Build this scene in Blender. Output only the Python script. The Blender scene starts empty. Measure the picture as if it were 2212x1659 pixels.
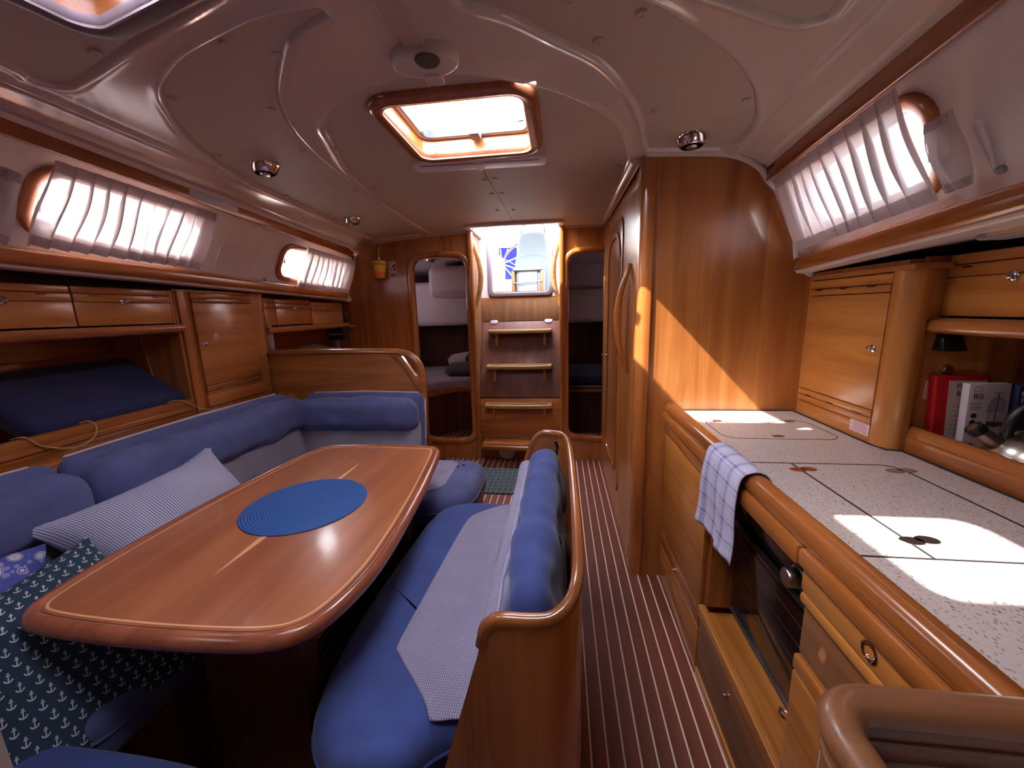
import bpy, bmesh, math, random
import numpy as np
from mathutils import Vector, Matrix, Quaternion, noise as mnoise
from mathutils.geometry import delaunay_2d_cdt

scene = bpy.context.scene
COL = scene.collection

# ------------------------------------------------------------------ camera
CAM_M = ((.99216752, -.00356734, -.12486348),
         (.12193517, -.18935126, .97430894),
         (-.02711875, -.98190294, -.18743318))
cam_data = bpy.data.cameras.new('camera')
cam_data.sensor_fit = 'HORIZONTAL'
cam_data.sensor_width = 36.0
cam_data.lens = 831.0 / 2212.0 * 36.0
cam_data.clip_start = 0.01
cam_data.clip_end = 200.0
cam = bpy.data.objects.new('camera', cam_data)
COL.objects.link(cam)
_r = Matrix(CAM_M)
_rot = Matrix(((_r[0][0], -_r[0][1], -_r[0][2]),
               (_r[1][0], -_r[1][1], -_r[1][2]),
               (_r[2][0], -_r[2][1], -_r[2][2])))
cam.matrix_world = Matrix.Translation((0, 0, 1.30)) @ _rot.to_4x4()
scene.camera = cam

# ------------------------------------------------------------------ light
SUN_DIR = Vector((1.05, .33, -1.14)).normalized()
SKY_STRENGTH = .35
HAZE_STRENGTH = 2.9
SUN_ENERGY = 4.2
EXPOSURE = 2.72
world = bpy.data.worlds.new('sky')
scene.world = world
world.use_nodes = True
_nt = world.node_tree
_nt.nodes.clear()
_out = _nt.nodes.new('ShaderNodeOutputWorld')
_bg = _nt.nodes.new('ShaderNodeBackground')
_sky = _nt.nodes.new('ShaderNodeTexSky')
_sky.sky_type = 'NISHITA'
_sky.sun_disc = False
_sky.sun_elevation = math.radians(46)
_sky.sun_rotation = math.radians(252)
_sky.air_density = 1.0
_sky.dust_density = 3.0
_sky.ozone_density = 1.0
_bg.inputs['Strength'].default_value = SKY_STRENGTH
_nt.links.new(_sky.outputs[0], _bg.inputs['Color'])
_bg2 = _nt.nodes.new('ShaderNodeBackground')      # bright haze over the whole sky
_bg2.inputs['Color'].default_value = (1.0, .965, .93, 1)
_bg2.inputs['Strength'].default_value = HAZE_STRENGTH
_add = _nt.nodes.new('ShaderNodeAddShader')
_nt.links.new(_bg.outputs[0], _add.inputs[0])
_nt.links.new(_bg2.outputs[0], _add.inputs[1])
_nt.links.new(_add.outputs[0], _out.inputs['Surface'])

_sl = bpy.data.lights.new('sun', 'SUN')
_sl.energy = SUN_ENERGY
_sl.angle = math.radians(.6)
_sl.color = (1.0, .93, .82)
_so = bpy.data.objects.new('sun', _sl)
COL.objects.link(_so)
_so.rotation_euler = SUN_DIR.to_track_quat('-Z', 'Y').to_euler()


def portal(name, centre, normal, w, h, up='Y'):
    """marks an opening of the hull for the renderer's sky sampling (gives no light itself)"""
    l = bpy.data.lights.new(name, 'AREA')
    l.shape = 'RECTANGLE'
    l.size, l.size_y = w, h
    l.cycles.is_portal = True
    o = bpy.data.objects.new(name, l)
    COL.objects.link(o)
    o.location = centre
    o.rotation_euler = Vector(normal).to_track_quat('-Z', up).to_euler()
    return o


portal('daylight_hatch', (-.315, 1.42, 2.03), (0, 0, -1), .5, .5)
portal('daylight_forward_hatch', (-.30, .42, 2.03), (0, 0, -1), .46, .40)
portal('daylight_companionway', (-.35, 3.66, 1.72), (0, -1, -.35), .66, .7)

vs = scene.view_settings
scene.display_settings.display_device = 'sRGB'
vs.view_transform = 'Standard'
vs.look = 'None'
vs.exposure = EXPOSURE
vs.gamma = 1.0
vs.use_curve_mapping = False
scene.cycles.use_denoising = True
scene.cycles.max_bounces = 10
scene.cycles.diffuse_bounces = 6
scene.cycles.glossy_bounces = 4
scene.cycles.transmission_bounces = 6
scene.cycles.transparent_max_bounces = 12
scene.cycles.sample_clamp_indirect = 8.0
scene.cycles.caustics_reflective = False
scene.cycles.caustics_refractive = False

# ------------------------------------------------------------------ helpers: objects
XC = -.35          # centre line of the hull


def wloc(o):
    v = Vector((0, 0, 0))
    while o is not None:
        v += o.location
        o = o.parent
    return v


def tag(o, label=None, cat=None, group=None, kind=None):
    if label: o['label'] = label
    if cat: o['category'] = cat
    if group: o['group'] = group
    if kind: o['kind'] = kind
    return o


def thing(name, label, cat, loc=(0, 0, 0), group=None):
    o = bpy.data.objects.new(name, None)
    o.empty_display_size = .05
    COL.objects.link(o)
    o.location = loc
    return tag(o, label, cat, group)


def struct(name, loc=(0, 0, 0)):
    o = bpy.data.objects.new(name, None)
    o.empty_display_size = .05
    COL.objects.link(o)
    o.location = loc
    o['kind'] = 'structure'
    return o


def dup(root, off, label=None, group=None):
    """copy a thing with its parts and sub-parts, moved by off"""
    r = root.copy()
    COL.objects.link(r)
    r.location = Vector(root.location) + Vector(off)
    if label: r['label'] = label
    if group: r['group'] = group
    for ch in list(root.children):
        c = ch.copy(); COL.objects.link(c); c.parent = r
        for g in list(ch.children):
            d = g.copy(); COL.objects.link(d); d.parent = c
    return r


def finish(me, mat, smooth, ang=38):
    me.materials.append(mat)
    if smooth:
        me.polygons.foreach_set('use_smooth', [True] * len(me.polygons))
        me.set_sharp_from_angle(angle=math.radians(ang))
    me.update()


class MB:
    """collects shapes in world coordinates and links them as one mesh object"""

    def __init__(s):
        s.v = []; s.f = []; s.uv = None

    def add(s, verts, faces):
        n = len(s.v)
        s.v.extend([Vector(p) for p in verts])
        s.f.extend([tuple(i + n for i in f) for f in faces])
        return s

    def box(s, x0, x1, y0, y1, z0, z1):
        return s.add([(x0, y0, z0), (x1, y0, z0), (x1, y1, z0), (x0, y1, z0),
                      (x0, y0, z1), (x1, y0, z1), (x1, y1, z1), (x0, y1, z1)],
                     [(3, 2, 1, 0), (4, 5, 6, 7), (0, 1, 5, 4), (1, 2, 6, 5), (2, 3, 7, 6), (3, 0, 4, 7)])

    def hexa(s, p):
        """eight corners: bottom 0-3 then top 4-7"""
        return s.add(p, [(3, 2, 1, 0), (4, 5, 6, 7), (0, 1, 5, 4), (1, 2, 6, 5), (2, 3, 7, 6), (3, 0, 4, 7)])

    def prism(s, poly, axis, a0, a1):
        """poly in the plane across axis: X -> (y,z), Y -> (x,z), Z -> (x,y)"""
        def P(q, a):
            return (a, q[0], q[1]) if axis == 'X' else ((q[0], a, q[1]) if axis == 'Y' else (q[0], q[1], a))
        n = len(poly)
        vs_ = [P(q, a0) for q in poly] + [P(q, a1) for q in poly]
        fs = [tuple(range(n)), tuple(range(2 * n - 1, n - 1, -1))]
        fs += [(i, i + n, (i + 1) % n + n, (i + 1) % n) for i in range(n)]
        return s.add(vs_, fs)

    def ring(s, outer, inner, axis, a0, a1):
        """closed band between two outlines of equal length"""
        def P(q, a):
            return (a, q[0], q[1]) if axis == 'X' else ((q[0], a, q[1]) if axis == 'Y' else (q[0], q[1], a))
        n = len(outer)
        vs_ = [P(q, a0) for q in outer] + [P(q, a0) for q in inner] + [P(q, a1) for q in outer] + [P(q, a1) for q in inner]
        fs = []
        for i in range(n):
            j = (i + 1) % n
            fs += [(i, j, n + j, n + i), (2 * n + i, 3 * n + i, 3 * n + j, 2 * n + j),
                   (i, 2 * n + i, 2 * n + j, j), (n + i, n + j, 3 * n + j, 3 * n + i)]
        return s.add(vs_, fs)

    def sweep(s, path, prof, up=(0, 0, 1), cyclic=False, caps=True, scale=None):
        path = [Vector(p) for p in path]
        up = Vector(up)
        n, m = len(path), len(prof)
        vs_ = []
        for i, p in enumerate(path):
            if cyclic:
                a, b = path[i - 1], path[(i + 1) % n]
            else:
                a, b = path[max(i - 1, 0)], path[min(i + 1, n - 1)]
            t = (b - a).normalized()
            side = t.cross(up)
            side = side.normalized() if side.length > 1e-6 else Vector((1, 0, 0))
            w = side.cross(t)
            k = 1.0 if scale is None else scale[i]
            for (u, v) in prof:
                vs_.append(p + side * (u * k) + w * (v * k))
        fs = []
        for i in range(n if cyclic else n - 1):
            j = (i + 1) % n
            for q in range(m):
                r = (q + 1) % m
                fs.append((i * m + q, j * m + q, j * m + r, i * m + r))
        if caps and not cyclic:
            fs.append(tuple(range(m)))
            fs.append(tuple(range(n * m - 1, (n - 1) * m - 1, -1)))
        return s.add(vs_, fs)

    def tube(s, path, r, n=10, cyclic=False, scale=None, up=(0, 0, 1)):
        prof = [(r * math.cos(2 * math.pi * k / n), r * math.sin(2 * math.pi * k / n)) for k in range(n)]
        # rotation-minimising frames
        path = [Vector(p) for p in path]
        N = len(path)
        T = []
        for i in range(N):
            if cyclic: a, b = path[i - 1], path[(i + 1) % N]
            else: a, b = path[max(i - 1, 0)], path[min(i + 1, N - 1)]
            T.append((b - a).normalized())
        ref = Vector(up)
        if abs(T[0].dot(ref)) > .9: ref = Vector((1, 0, 0)) if abs(T[0].x) < .9 else Vector((0, 1, 0))
        side = T[0].cross(ref).normalized()
        vs_ = []
        for i in range(N):
            side = (side - T[i] * side.dot(T[i])).normalized()
            w = side.cross(T[i])
            k = 1.0 if scale is None else scale[i]
            for (u, v) in prof: vs_.append(path[i] + side * (u * k) + w * (v * k))
        fs = []
        for i in range(N if cyclic else N - 1):
            j = (i + 1) % N
            for q in range(n):
                rr = (q + 1) % n
                fs.append((i * n + q, j * n + q, j * n + rr, i * n + rr))
        if not cyclic:
            fs.append(tuple(range(n))); fs.append(tuple(range(N * n - 1, (N - 1) * n - 1, -1)))
        return s.add(vs_, fs)

    def lathe(s, prof, centre=(0, 0, 0), axis=(0, 0, 1), n=24):
        """prof: (radius, height along axis)"""
        q = Vector((0, 0, 1)).rotation_difference(Vector(axis).normalized())
        c = Vector(centre)
        vs_, fs = [], []
        m = len(prof)
        for i in range(n):
            a = 2 * math.pi * i / n
            for (r, z) in prof:
                vs_.append(c + q @ Vector((r * math.cos(a), r * math.sin(a), z)))
        for i in range(n):
            j = (i + 1) % n
            for k in range(m - 1):
                fs.append((i * m + k, j * m + k, j * m + k + 1, i * m + k + 1))
        if prof[0][0] > 1e-5: fs.append(tuple(i * m for i in range(n))[::-1])
        if prof[-1][0] > 1e-5: fs.append(tuple(i * m + m - 1 for i in range(n)))
        return s.add(vs_, fs)

    def build(s, name, mat, parent=None, bevel=0, seg=2, smooth=True, ang=38, label=None, weld=True, rot=None):
        bm = bmesh.new()
        bv = [bm.verts.new(p) for p in s.v]
        bm.verts.ensure_lookup_table()
        for f in s.f:
            try: bm.faces.new([bv[i] for i in f])
            except ValueError: pass
        if weld: bmesh.ops.remove_doubles(bm, verts=bm.verts, dist=1e-6)
        bmesh.ops.recalc_face_normals(bm, faces=bm.faces)
        if bevel > 0:
            es = [e for e in bm.edges if len(e.link_faces) == 2 and e.calc_face_angle(0) > math.radians(28)]
            bmesh.ops.bevel(bm, geom=es, offset=bevel, segments=seg, profile=.5, affect='EDGES', clamp_overlap=True)
        if parent is not None:
            org = wloc(parent)
        else:
            c = [v.co for v in bm.verts]
            org = Vector(((min(p.x for p in c) + max(p.x for p in c)) / 2,
                          (min(p.y for p in c) + max(p.y for p in c)) / 2, min(p.z for p in c)))
        for v in bm.verts: v.co -= org
        me = bpy.data.meshes.new(name)
        bm.to_mesh(me); bm.free()
        finish(me, mat, smooth, ang)
        o = bpy.data.objects.new(name, me)
        COL.objects.link(o)
        if parent is not None: o.parent = parent
        else: o.location = org
        if label: o['label'] = label
        return o


def rrect(x0, x1, y0, y1, r, n=6):
    """rounded rectangle outline, r a number or four radii (x0y0, x1y0, x1y1, x0y1)"""
    rs = (r,) * 4 if not isinstance(r, (tuple, list)) else r
    out = []
    for (cx, cy, a0, rr) in ((x0 + rs[0], y0 + rs[0], math.pi, rs[0]), (x1 - rs[1], y0 + rs[1], 1.5 * math.pi, rs[1]),
                             (x1 - rs[2], y1 - rs[2], 0, rs[2]), (x0 + rs[3], y1 - rs[3], .5 * math.pi, rs[3])):
        for k in range(n + 1):
            a = a0 + .5 * math.pi * k / n
            out.append((cx + rr * math.cos(a), cy + rr * math.sin(a)))
    return out


def circle(cx, cy, r, n=24):
    return [(cx + r * math.cos(2 * math.pi * k / n), cy + r * math.sin(2 * math.pi * k / n)) for k in range(n)]


def spline(pts, n=8, cyclic=False):
    """Catmull-Rom through points of any dimension"""
    P = [Vector(p) for p in pts]
    N = len(P)
    out = []
    for i in range(N if cyclic else N - 1):
        p0 = P[(i - 1) % N] if cyclic or i > 0 else P[0] * 2 - P[1]
        p1, p2 = P[i], P[(i + 1) % N]
        p3 = P[(i + 2) % N] if cyclic or i + 2 < N else P[-1] * 2 - P[-2]
        for k in range(n):
            t = k / n
            out.append(.5 * ((2 * p1) + (p2 - p0) * t + (2 * p0 - 5 * p1 + 4 * p2 - p3) * t * t + (3 * p1 - p0 - 3 * p2 + p3) * t ** 3))
    if not cyclic: out.append(P[-1].copy())
    return [tuple(p) for p in out]


def inset(poly, d):
    """move a dense outline inwards by d (outline counter-clockwise)"""
    n = len(poly)
    ar = sum(poly[i][0] * poly[(i + 1) % n][1] - poly[(i + 1) % n][0] * poly[i][1] for i in range(n))
    sg = 1 if ar > 0 else -1
    out = []
    for i in range(n):
        a, b, c = Vector(poly[i - 1][:2]), Vector(poly[i][:2]), Vector(poly[(i + 1) % n][:2])
        e1, e2 = (b - a), (c - b)
        if e1.length < 1e-9: e1 = e2
        if e2.length < 1e-9: e2 = e1
        n1 = Vector((-e1.y, e1.x)).normalized(); n2 = Vector((-e2.y, e2.x)).normalized()
        m = n1 + n2
        if m.length < 1e-6: m = n1
        m.normalize()
        k = 1 / max(.5, m.dot(n1))
        out.append((b.x + m.x * d * k * sg, b.y + m.y * d * k * sg))
    return out


def rounded_slab(mb, poly, z0, z1, r, axis='Z', n=4, r0=None, crown=0):
    """outline extruded from z0 to z1 with both rims rounded"""
    r0 = r if r0 is None else r0
    rings = []
    for k in range(n + 1):
        a = .5 * math.pi * k / n
        rings.append((r0 * (1 - math.sin(a)), z0 + r0 * (1 - math.cos(a))))
    for k in range(n + 1):
        a = .5 * math.pi * k / n
        rings.append((r * (1 - math.cos(a)), z1 - r * (1 - math.sin(a))))
    if crown:
        for q in (.02, .05, .09): rings.append((r + q, z1 + crown * (1 - math.exp(-q / .04))))
    m = len(poly)
    vs_, fs = [], []
    for (d, z) in rings:
        pl = inset(poly, d) if d > 1e-6 else poly
        for q in pl:
            vs_.append((z, q[0], q[1]) if axis == 'X' else ((q[0], z, q[1]) if axis == 'Y' else (q[0], q[1], z)))
    R = len(rings)
    for i in range(R - 1):
        for k in range(m):
            j = (k + 1) % m
            fs.append((i * m + k, i * m + j, (i + 1) * m + j, (i + 1) * m + k))
    fs.append(tuple(range(m))[::-1])
    fs.append(tuple(range((R - 1) * m, R * m)))
    return mb.add(vs_, fs)


def cushion(mb, size, r=.04, puff=.01, noise=0., freq=6., seed=0, res=.03, mat=None, wr=None):
    """soft box centred on the origin; mat: 4x4 placing it; wr: extra wrinkle function(p)->displacement"""
    hx, hy, hz = size[0] / 2, size[1] / 2, size[2] / 2
    mat = mat or Matrix.Identity(4)
    N = [max(3, int(round(2 * h / res))) for h in (hx, hy, hz)]
    idx = {}; vs_ = []; fs = []
    def V(i, j, k):
        key = (i, j, k)
        if key in idx: return idx[key]
        u = Vector((2 * i / N[0] - 1, 2 * j / N[1] - 1, 2 * k / N[2] - 1))
        def cl(t, h):
            # crowd samples to the rims
            t = math.copysign(abs(t) ** .8, t)
            return t * h
        p = Vector((cl(u.x, hx), cl(u.y, hy), cl(u.z, hz)))
        rr = min(r, hx * .98, hy * .98, hz * .98)
        q = Vector((max(-hx + rr, min(hx - rr, p.x)), max(-hy + rr, min(hy - rr, p.y)), max(-hz + rr, min(hz - rr, p.z))))
        d = p - q
        nrm = d.normalized() if d.length > 1e-9 else Vector((0, 0, 0))
        p = q + nrm * rr if d.length > 1e-9 else p
        w = (1 - u.x ** 4 * (abs(u.x) < 1)) if False else 1
        ax = [abs(u.x), abs(u.y), abs(u.z)]
        m = ax.index(max(ax))
        o = [ax[t] for t in range(3) if t != m]
        b = (1 - o[0] ** 2.5) * (1 - o[1] ** 2.5)
        dirv = Vector((0, 0, 0)); dirv[m] = math.copysign(1, u[m])
        p = p + dirv * puff * b
        if noise:
            nn = mnoise.fractal(p * freq + Vector((seed * 7.1, seed * 3.3, 0)), .8, 2.0, 3)
            p = p + (nrm if nrm.length > 0 else dirv) * noise * nn
        if wr: p = p + (nrm if nrm.length > 0 else dirv) * wr(p, u)
        vs_.append(mat @ p)
        idx[key] = len(vs_) - 1
        return idx[key]
    for (a, b, c) in ((0, 1, 2), (1, 2, 0), (2, 0, 1)):
        for side in (0, N[c]):
            for i in range(N[a]):
                for j in range(N[b]):
                    def K(ii, jj):
                        t = [0, 0, 0]; t[a] = ii; t[b] = jj; t[c] = side
                        return V(*t)
                    f = (K(i, j), K(i + 1, j), K(i + 1, j + 1), K(i, j + 1))
                    fs.append(f if side else f[::-1])
    return mb.add(vs_, fs)


def place(loc, rx=0, ry=0, rz=0):
    from mathutils import Euler
    return Matrix.Translation(loc) @ Euler((math.radians(rx), math.radians(ry), math.radians(rz)), 'XYZ').to_matrix().to_4x4()


def fill_poly(poly, holes=(), grid=None, zf=None):
    """triangulated region (CDT) of an outline with holes, with inner grid points; returns verts2d, faces"""
    pts, edges = [], []
    loops = [list(poly)] + [list(h) for h in holes]
    for lp in loops:
        b = len(pts)
        pts += [Vector(p[:2]) for p in lp]
        edges += [(b + i, b + (i + 1) % len(lp)) for i in range(len(lp))]
    if grid:
        arr = np.array([tuple(p) for p in poly])
        x0, y0 = arr.min(0); x1, y1 = arr.max(0)
        xs = np.arange(x0 + grid / 2, x1, grid); ys = np.arange(y0 + grid / 2, y1, grid)
        for x in xs:
            for y in ys:
                pts.append(Vector((x, y)))
    v, e, f, *_ = delaunay_2d_cdt(pts, edges, [], 0, 1e-6)
    def inside(p, lp):
        c = False
        n = len(lp)
        for i in range(n):
            x1_, y1_ = lp[i][0], lp[i][1]; x2_, y2_ = lp[(i + 1) % n][0], lp[(i + 1) % n][1]
            if (y1_ > p[1]) != (y2_ > p[1]) and p[0] < (x2_ - x1_) * (p[1] - y1_) / (y2_ - y1_) + x1_: c = not c
        return c
    keep = []
    for t in f:
        cx = sum(v[i].x for i in t) / len(t); cy = sum(v[i].y for i in t) / len(t)
        if inside((cx, cy), loops[0]) and not any(inside((cx, cy), h) for h in loops[1:]): keep.append(tuple(t))
    return [tuple(p) for p in v], keep


def text_mesh(name, body, size, mat, parent, origin, xdir, ydir, thick=.0006, align='CENTER'):
    """flat lettering lying in the plane of xdir / ydir"""
    cu = bpy.data.curves.new(name, 'FONT')
    cu.body = body; cu.size = size; cu.extrude = thick / 2
    cu.align_x = align; cu.align_y = 'CENTER'
    tmp = bpy.data.objects.new(name, cu)
    COL.objects.link(tmp)
    bpy.context.view_layer.update()
    me = bpy.data.meshes.new_from_object(tmp.evaluated_get(bpy.context.evaluated_depsgraph_get()))
    bpy.data.objects.remove(tmp); bpy.data.curves.remove(cu)
    X = Vector(xdir).normalized(); Y = Vector(ydir).normalized(); Z = X.cross(Y)
    M = Matrix((X, Y, Z)).transposed().to_4x4()
    me.transform(M)
    org = wloc(parent)
    me.transform(Matrix.Translation(Vector(origin) - org))
    me.name = name
    me.materials.clear(); me.materials.append(mat)
    o = bpy.data.objects.new(name, me)
    COL.objects.link(o)
    o.parent = parent
    return o

# ------------------------------------------------------------------ helpers: materials
def lin(c):
    if isinstance(c, str):
        c = tuple(int(c[i:i + 2], 16) / 255 for i in (0, 2, 4))
    return tuple((x / 12.92 if x <= .04045 else ((x + .055) / 1.055) ** 2.4) for x in c) + (1.0,)


class S:
    """socket with arithmetic, so that patterns can be written as formulas"""

    def __init__(s, nt, sock): s.nt, s.k = nt, sock

    def _m(s, op, a=None, b=None):
        n = s.nt.nodes.new('ShaderNodeMath'); n.operation = op
        for i, q in enumerate((s, a, b)):
            if q is None: continue
            if isinstance(q, S): s.nt.links.new(q.k, n.inputs[i])
            else: n.inputs[i].default_value = q
        return S(s.nt, n.outputs[0])

    def __add__(s, o): return s._m('ADD', o)
    __radd__ = __add__
    def __mul__(s, o): return s._m('MULTIPLY', o)
    __rmul__ = __mul__
    def __sub__(s, o): return s._m('SUBTRACT', o)
    def __rsub__(s, o): return (s * -1) + o
    def __truediv__(s, o): return s._m('DIVIDE', o)
    def lt(s, o): return s._m('LESS_THAN', o)
    def gt(s, o): return s._m('GREATER_THAN', o)
    def abs(s): return s._m('ABSOLUTE')
    def sin(s): return s._m('SINE')
    def sqrt(s): return s._m('SQRT')
    def floor(s): return s._m('FLOOR')
    def fract(s): return s._m('FRACT')
    def mx(s, o): return s._m('MAXIMUM', o)
    def mn(s, o): return s._m('MINIMUM', o)
    def mod(s, o): return s._m('FLOORED_MODULO', o)


class Mat:
    def __init__(s, name, rough=.5, metal=0., coat=0., spec=.5):
        s.m = bpy.data.materials.new(name)
        s.m.use_nodes = True
        s.nt = s.m.node_tree
        s.b = s.nt.nodes['Principled BSDF']
        s.out = s.nt.nodes['Material Output']
        s.b.inputs['Roughness'].default_value = rough
        s.b.inputs['Metallic'].default_value = metal
        s.b.inputs['Coat Weight'].default_value = coat
        s.b.inputs['Coat Roughness'].default_value = .12
        s.b.inputs['Specular IOR Level'].default_value = spec
        s._tc = None

    def coord(s, kind='Object', scale=(1, 1, 1), loc=(0, 0, 0), rot=(0, 0, 0)):
        if s._tc is None: s._tc = s.nt.nodes.new('ShaderNodeTexCoord')
        mp = s.nt.nodes.new('ShaderNodeMapping')
        mp.inputs['Scale'].default_value = scale
        mp.inputs['Location'].default_value = loc
        mp.inputs['Rotation'].default_value = rot
        s.nt.links.new(s._tc.outputs[kind], mp.inputs['Vector'])
        return mp.outputs[0]

    def noise(s, vec, scale=5., detail=3., rough=.5, dist=0.):
        n = s.nt.nodes.new('ShaderNodeTexNoise')
        n.inputs['Scale'].default_value = scale
        n.inputs['Detail'].default_value = detail
        n.inputs['Roughness'].default_value = rough
        n.inputs['Distortion'].default_value = dist
        s.nt.links.new(vec, n.inputs['Vector'])
        return S(s.nt, n.outputs['Fac'])

    def voronoi(s, vec, scale=5., feature='F1', rand=1., out='Distance'):
        n = s.nt.nodes.new('ShaderNodeTexVoronoi')
        n.feature = feature
        n.inputs['Scale'].default_value = scale
        n.inputs['Randomness'].default_value = rand
        s.nt.links.new(vec, n.inputs['Vector'])
        return S(s.nt, n.outputs[out])

    def xyz(s, vec):
        n = s.nt.nodes.new('ShaderNodeSeparateXYZ')
        s.nt.links.new(vec, n.inputs[0])
        return [S(s.nt, n.outputs[i]) for i in range(3)]

    def ramp(s, fac, stops):
        n = s.nt.nodes.new('ShaderNodeValToRGB')
        el = n.color_ramp.elements
        while len(el) < len(stops): el.new(.5)
        for e, (p, c) in zip(el, stops):
            e.position = p; e.color = lin(c)
        s.nt.links.new(fac.k, n.inputs[0])
        return n.outputs[0]

    def mix(s, fac, a, b, mode='MIX'):
        n = s.nt.nodes.new('ShaderNodeMix')
        n.data_type = 'RGBA'; n.blend_type = mode
        if isinstance(fac, S): s.nt.links.new(fac.k, n.inputs[0])
        else: n.inputs[0].default_value = fac
        for i, q in ((6, a), (7, b)):
            if isinstance(q, (str, tuple)): n.inputs[i].default_value = lin(q)
            else: s.nt.links.new(q, n.inputs[i])
        return n.outputs[2]

    def rnd(s):
        n = s.nt.nodes.new('ShaderNodeObjectInfo')
        return S(s.nt, n.outputs['Random'])

    def color(s, c):
        if isinstance(c, (str, tuple)): s.b.inputs['Base Color'].default_value = lin(c)
        else: s.nt.links.new(c, s.b.inputs['Base Color'])
        return s

    def rough(s, f): s.nt.links.new(f.k, s.b.inputs['Roughness']); return s

    def bump(s, h, strength=.2, dist=.002):
        n = s.nt.nodes.new('ShaderNodeBump')
        n.inputs['Strength'].default_value = strength
        n.inputs['Distance'].default_value = dist
        s.nt.links.new(h.k, n.inputs['Height'])
        s.nt.links.new(n.outputs[0], s.b.inputs['Normal'])
        return s

    def set(s, key, v): s.b.inputs[key].default_value = v; return s


def wood(name, c1, c2, c3=None, grain='Z', rough=.3, coat=.35, scale=1., figure=1., pore=.5, vary=.10):
    """varnished veneer: long streaks, slow figure and fine pores along the grain"""
    m = Mat(name, rough, coat=coat)
    st = {'X': (.07, 1, 1), 'Y': (1, .07, 1), 'Z': (1, 1, .07)}[grain]
    sc = tuple(a * 11 * scale for a in st)
    v = m.coord('Object', sc)
    n1 = m.noise(v, 1.0, 4, .6, .9 * figure)
    fs = {'X': (.012, 1, 1), 'Y': (1, .012, 1), 'Z': (1, 1, .012)}[grain]
    n2 = m.noise(m.coord('Object', tuple(a * 260 * scale for a in fs)), 1.0, 2, .6)
    n3 = m.noise(m.coord('Object', (2.2, 2.2, 2.2)), 1.0, 2, .5)
    f = n1 * .75 + n2 * (.25 * pore) + n3 * .25 - .12
    col = m.ramp(f, [(.30, c2), (.50, c1), (.70, c3 or c1)])
    r = m.rnd()
    hv = m.nt.nodes.new('ShaderNodeHueSaturation')
    m.nt.links.new(col, hv.inputs['Color'])
    val = r * vary + (1 - vary / 2)
    m.nt.links.new(val.k, hv.inputs['Value'])
    hv.inputs['Saturation'].default_value = 1.0
    m.color(hv.outputs[0])
    m.bump(n2, .08, .0006)
    return m.m


def plain(name, c, rough=.5, metal=0., coat=0., bump=0., bscale=200., vary=0.):
    m = Mat(name, rough, metal, coat)
    if vary:
        n = m.noise(m.coord('Object', (6, 6, 6)), 1.0, 3)
        m.color(m.mix(n * vary, c, tuple(max(0, x * .6) for x in ([int(c[i:i + 2], 16) / 255 for i in (0, 2, 4)] if isinstance(c, str) else c))))
    else: m.color(c)
    if bump: m.bump(m.noise(m.coord('Object', (1, 1, 1)), bscale, 2), bump, .001)
    return m.m


def emission(name, c, e):
    m = Mat(name, .5)
    m.color(c)
    m.b.inputs['Emission Color'].default_value = lin(c)
    m.b.inputs['Emission Strength'].default_value = e
    return m.m


# woods: satin-varnished cherry mahogany; 'v' veneer panels with upright grain, 'h' with level grain along Y
WA = ('B0703A', '8C5026', 'C08248')
M_WZ = wood('cherry_veneer_upright', *WA, grain='Z')
M_WY = wood('cherry_veneer_lengthwise', *WA, grain='Y')
M_WX = wood('cherry_veneer_athwart', *WA, grain='X')
WT = ('A86634', '824820', 'B8763E')
M_TY = wood('cherry_trim_lengthwise', *WT, grain='Y', rough=.24, coat=.5)
M_TX = wood('cherry_trim_athwart', *WT, grain='X', rough=.24, coat=.5)
M_TZ = wood('cherry_trim_upright', *WT, grain='Z', rough=.24, coat=.5)
WG = ('BA7A3C', '985A28', 'C98B4A')
M_GY = wood('honey_veneer_lengthwise', *WG, grain='Y', figure=1.4)
M_GZ = wood('honey_veneer_upright', *WG, grain='Z', figure=1.4)
M_GX = wood('honey_veneer_athwart', *WG, grain='X', figure=1.4)
M_WALNUT = wood('walnut_drawer_front', '8A5C3C', '62402A', '9C6E4A', grain='Y', rough=.45, coat=.1)
M_TABLE = wood('table_mahogany', 'B06A46', '985638', 'BA7852', grain='Y', rough=.33, coat=.4, figure=.5)
M_TRIM_TABLE = wood('table_rim_mahogany', '9E5A3E', '844630', 'AC684A', grain='Y', rough=.25, coat=.5)
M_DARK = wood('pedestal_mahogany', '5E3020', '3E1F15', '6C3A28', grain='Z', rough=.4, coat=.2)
M_WORN_SHADED = wood('worn_shaded_rail', '8E5E3E', '6C452E', '9E6E4A', grain='X', rough=.38, coat=.2)  # worn wood, with the shadow over the near rail put into its tone
M_STEP = wood('worn_step_oak', 'A87F4E', '866038', 'B8925E', grain='X', rough=.5, coat=.1)
M_STEPP = wood('worn_step_panel', '8C6242', '6B4832', '9C7350', grain='Z', rough=.5, coat=.1)
M_LADDER = wood('dark_ladder_panel', '74483A', '583430', '83564A', grain='Z', rough=.45, coat=.1)
M_PLANK = wood('dark_teak_plank', '7A4032', '5A2C22', '8C5040', grain='Y', rough=.55, coat=.04, scale=1.6, vary=.22)
M_HOLLY = plain('pale_holly_strip', 'F2DCCC', .5)
M_INLAY = plain('maple_inlay', 'E0A878', .4, coat=.3)

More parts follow.
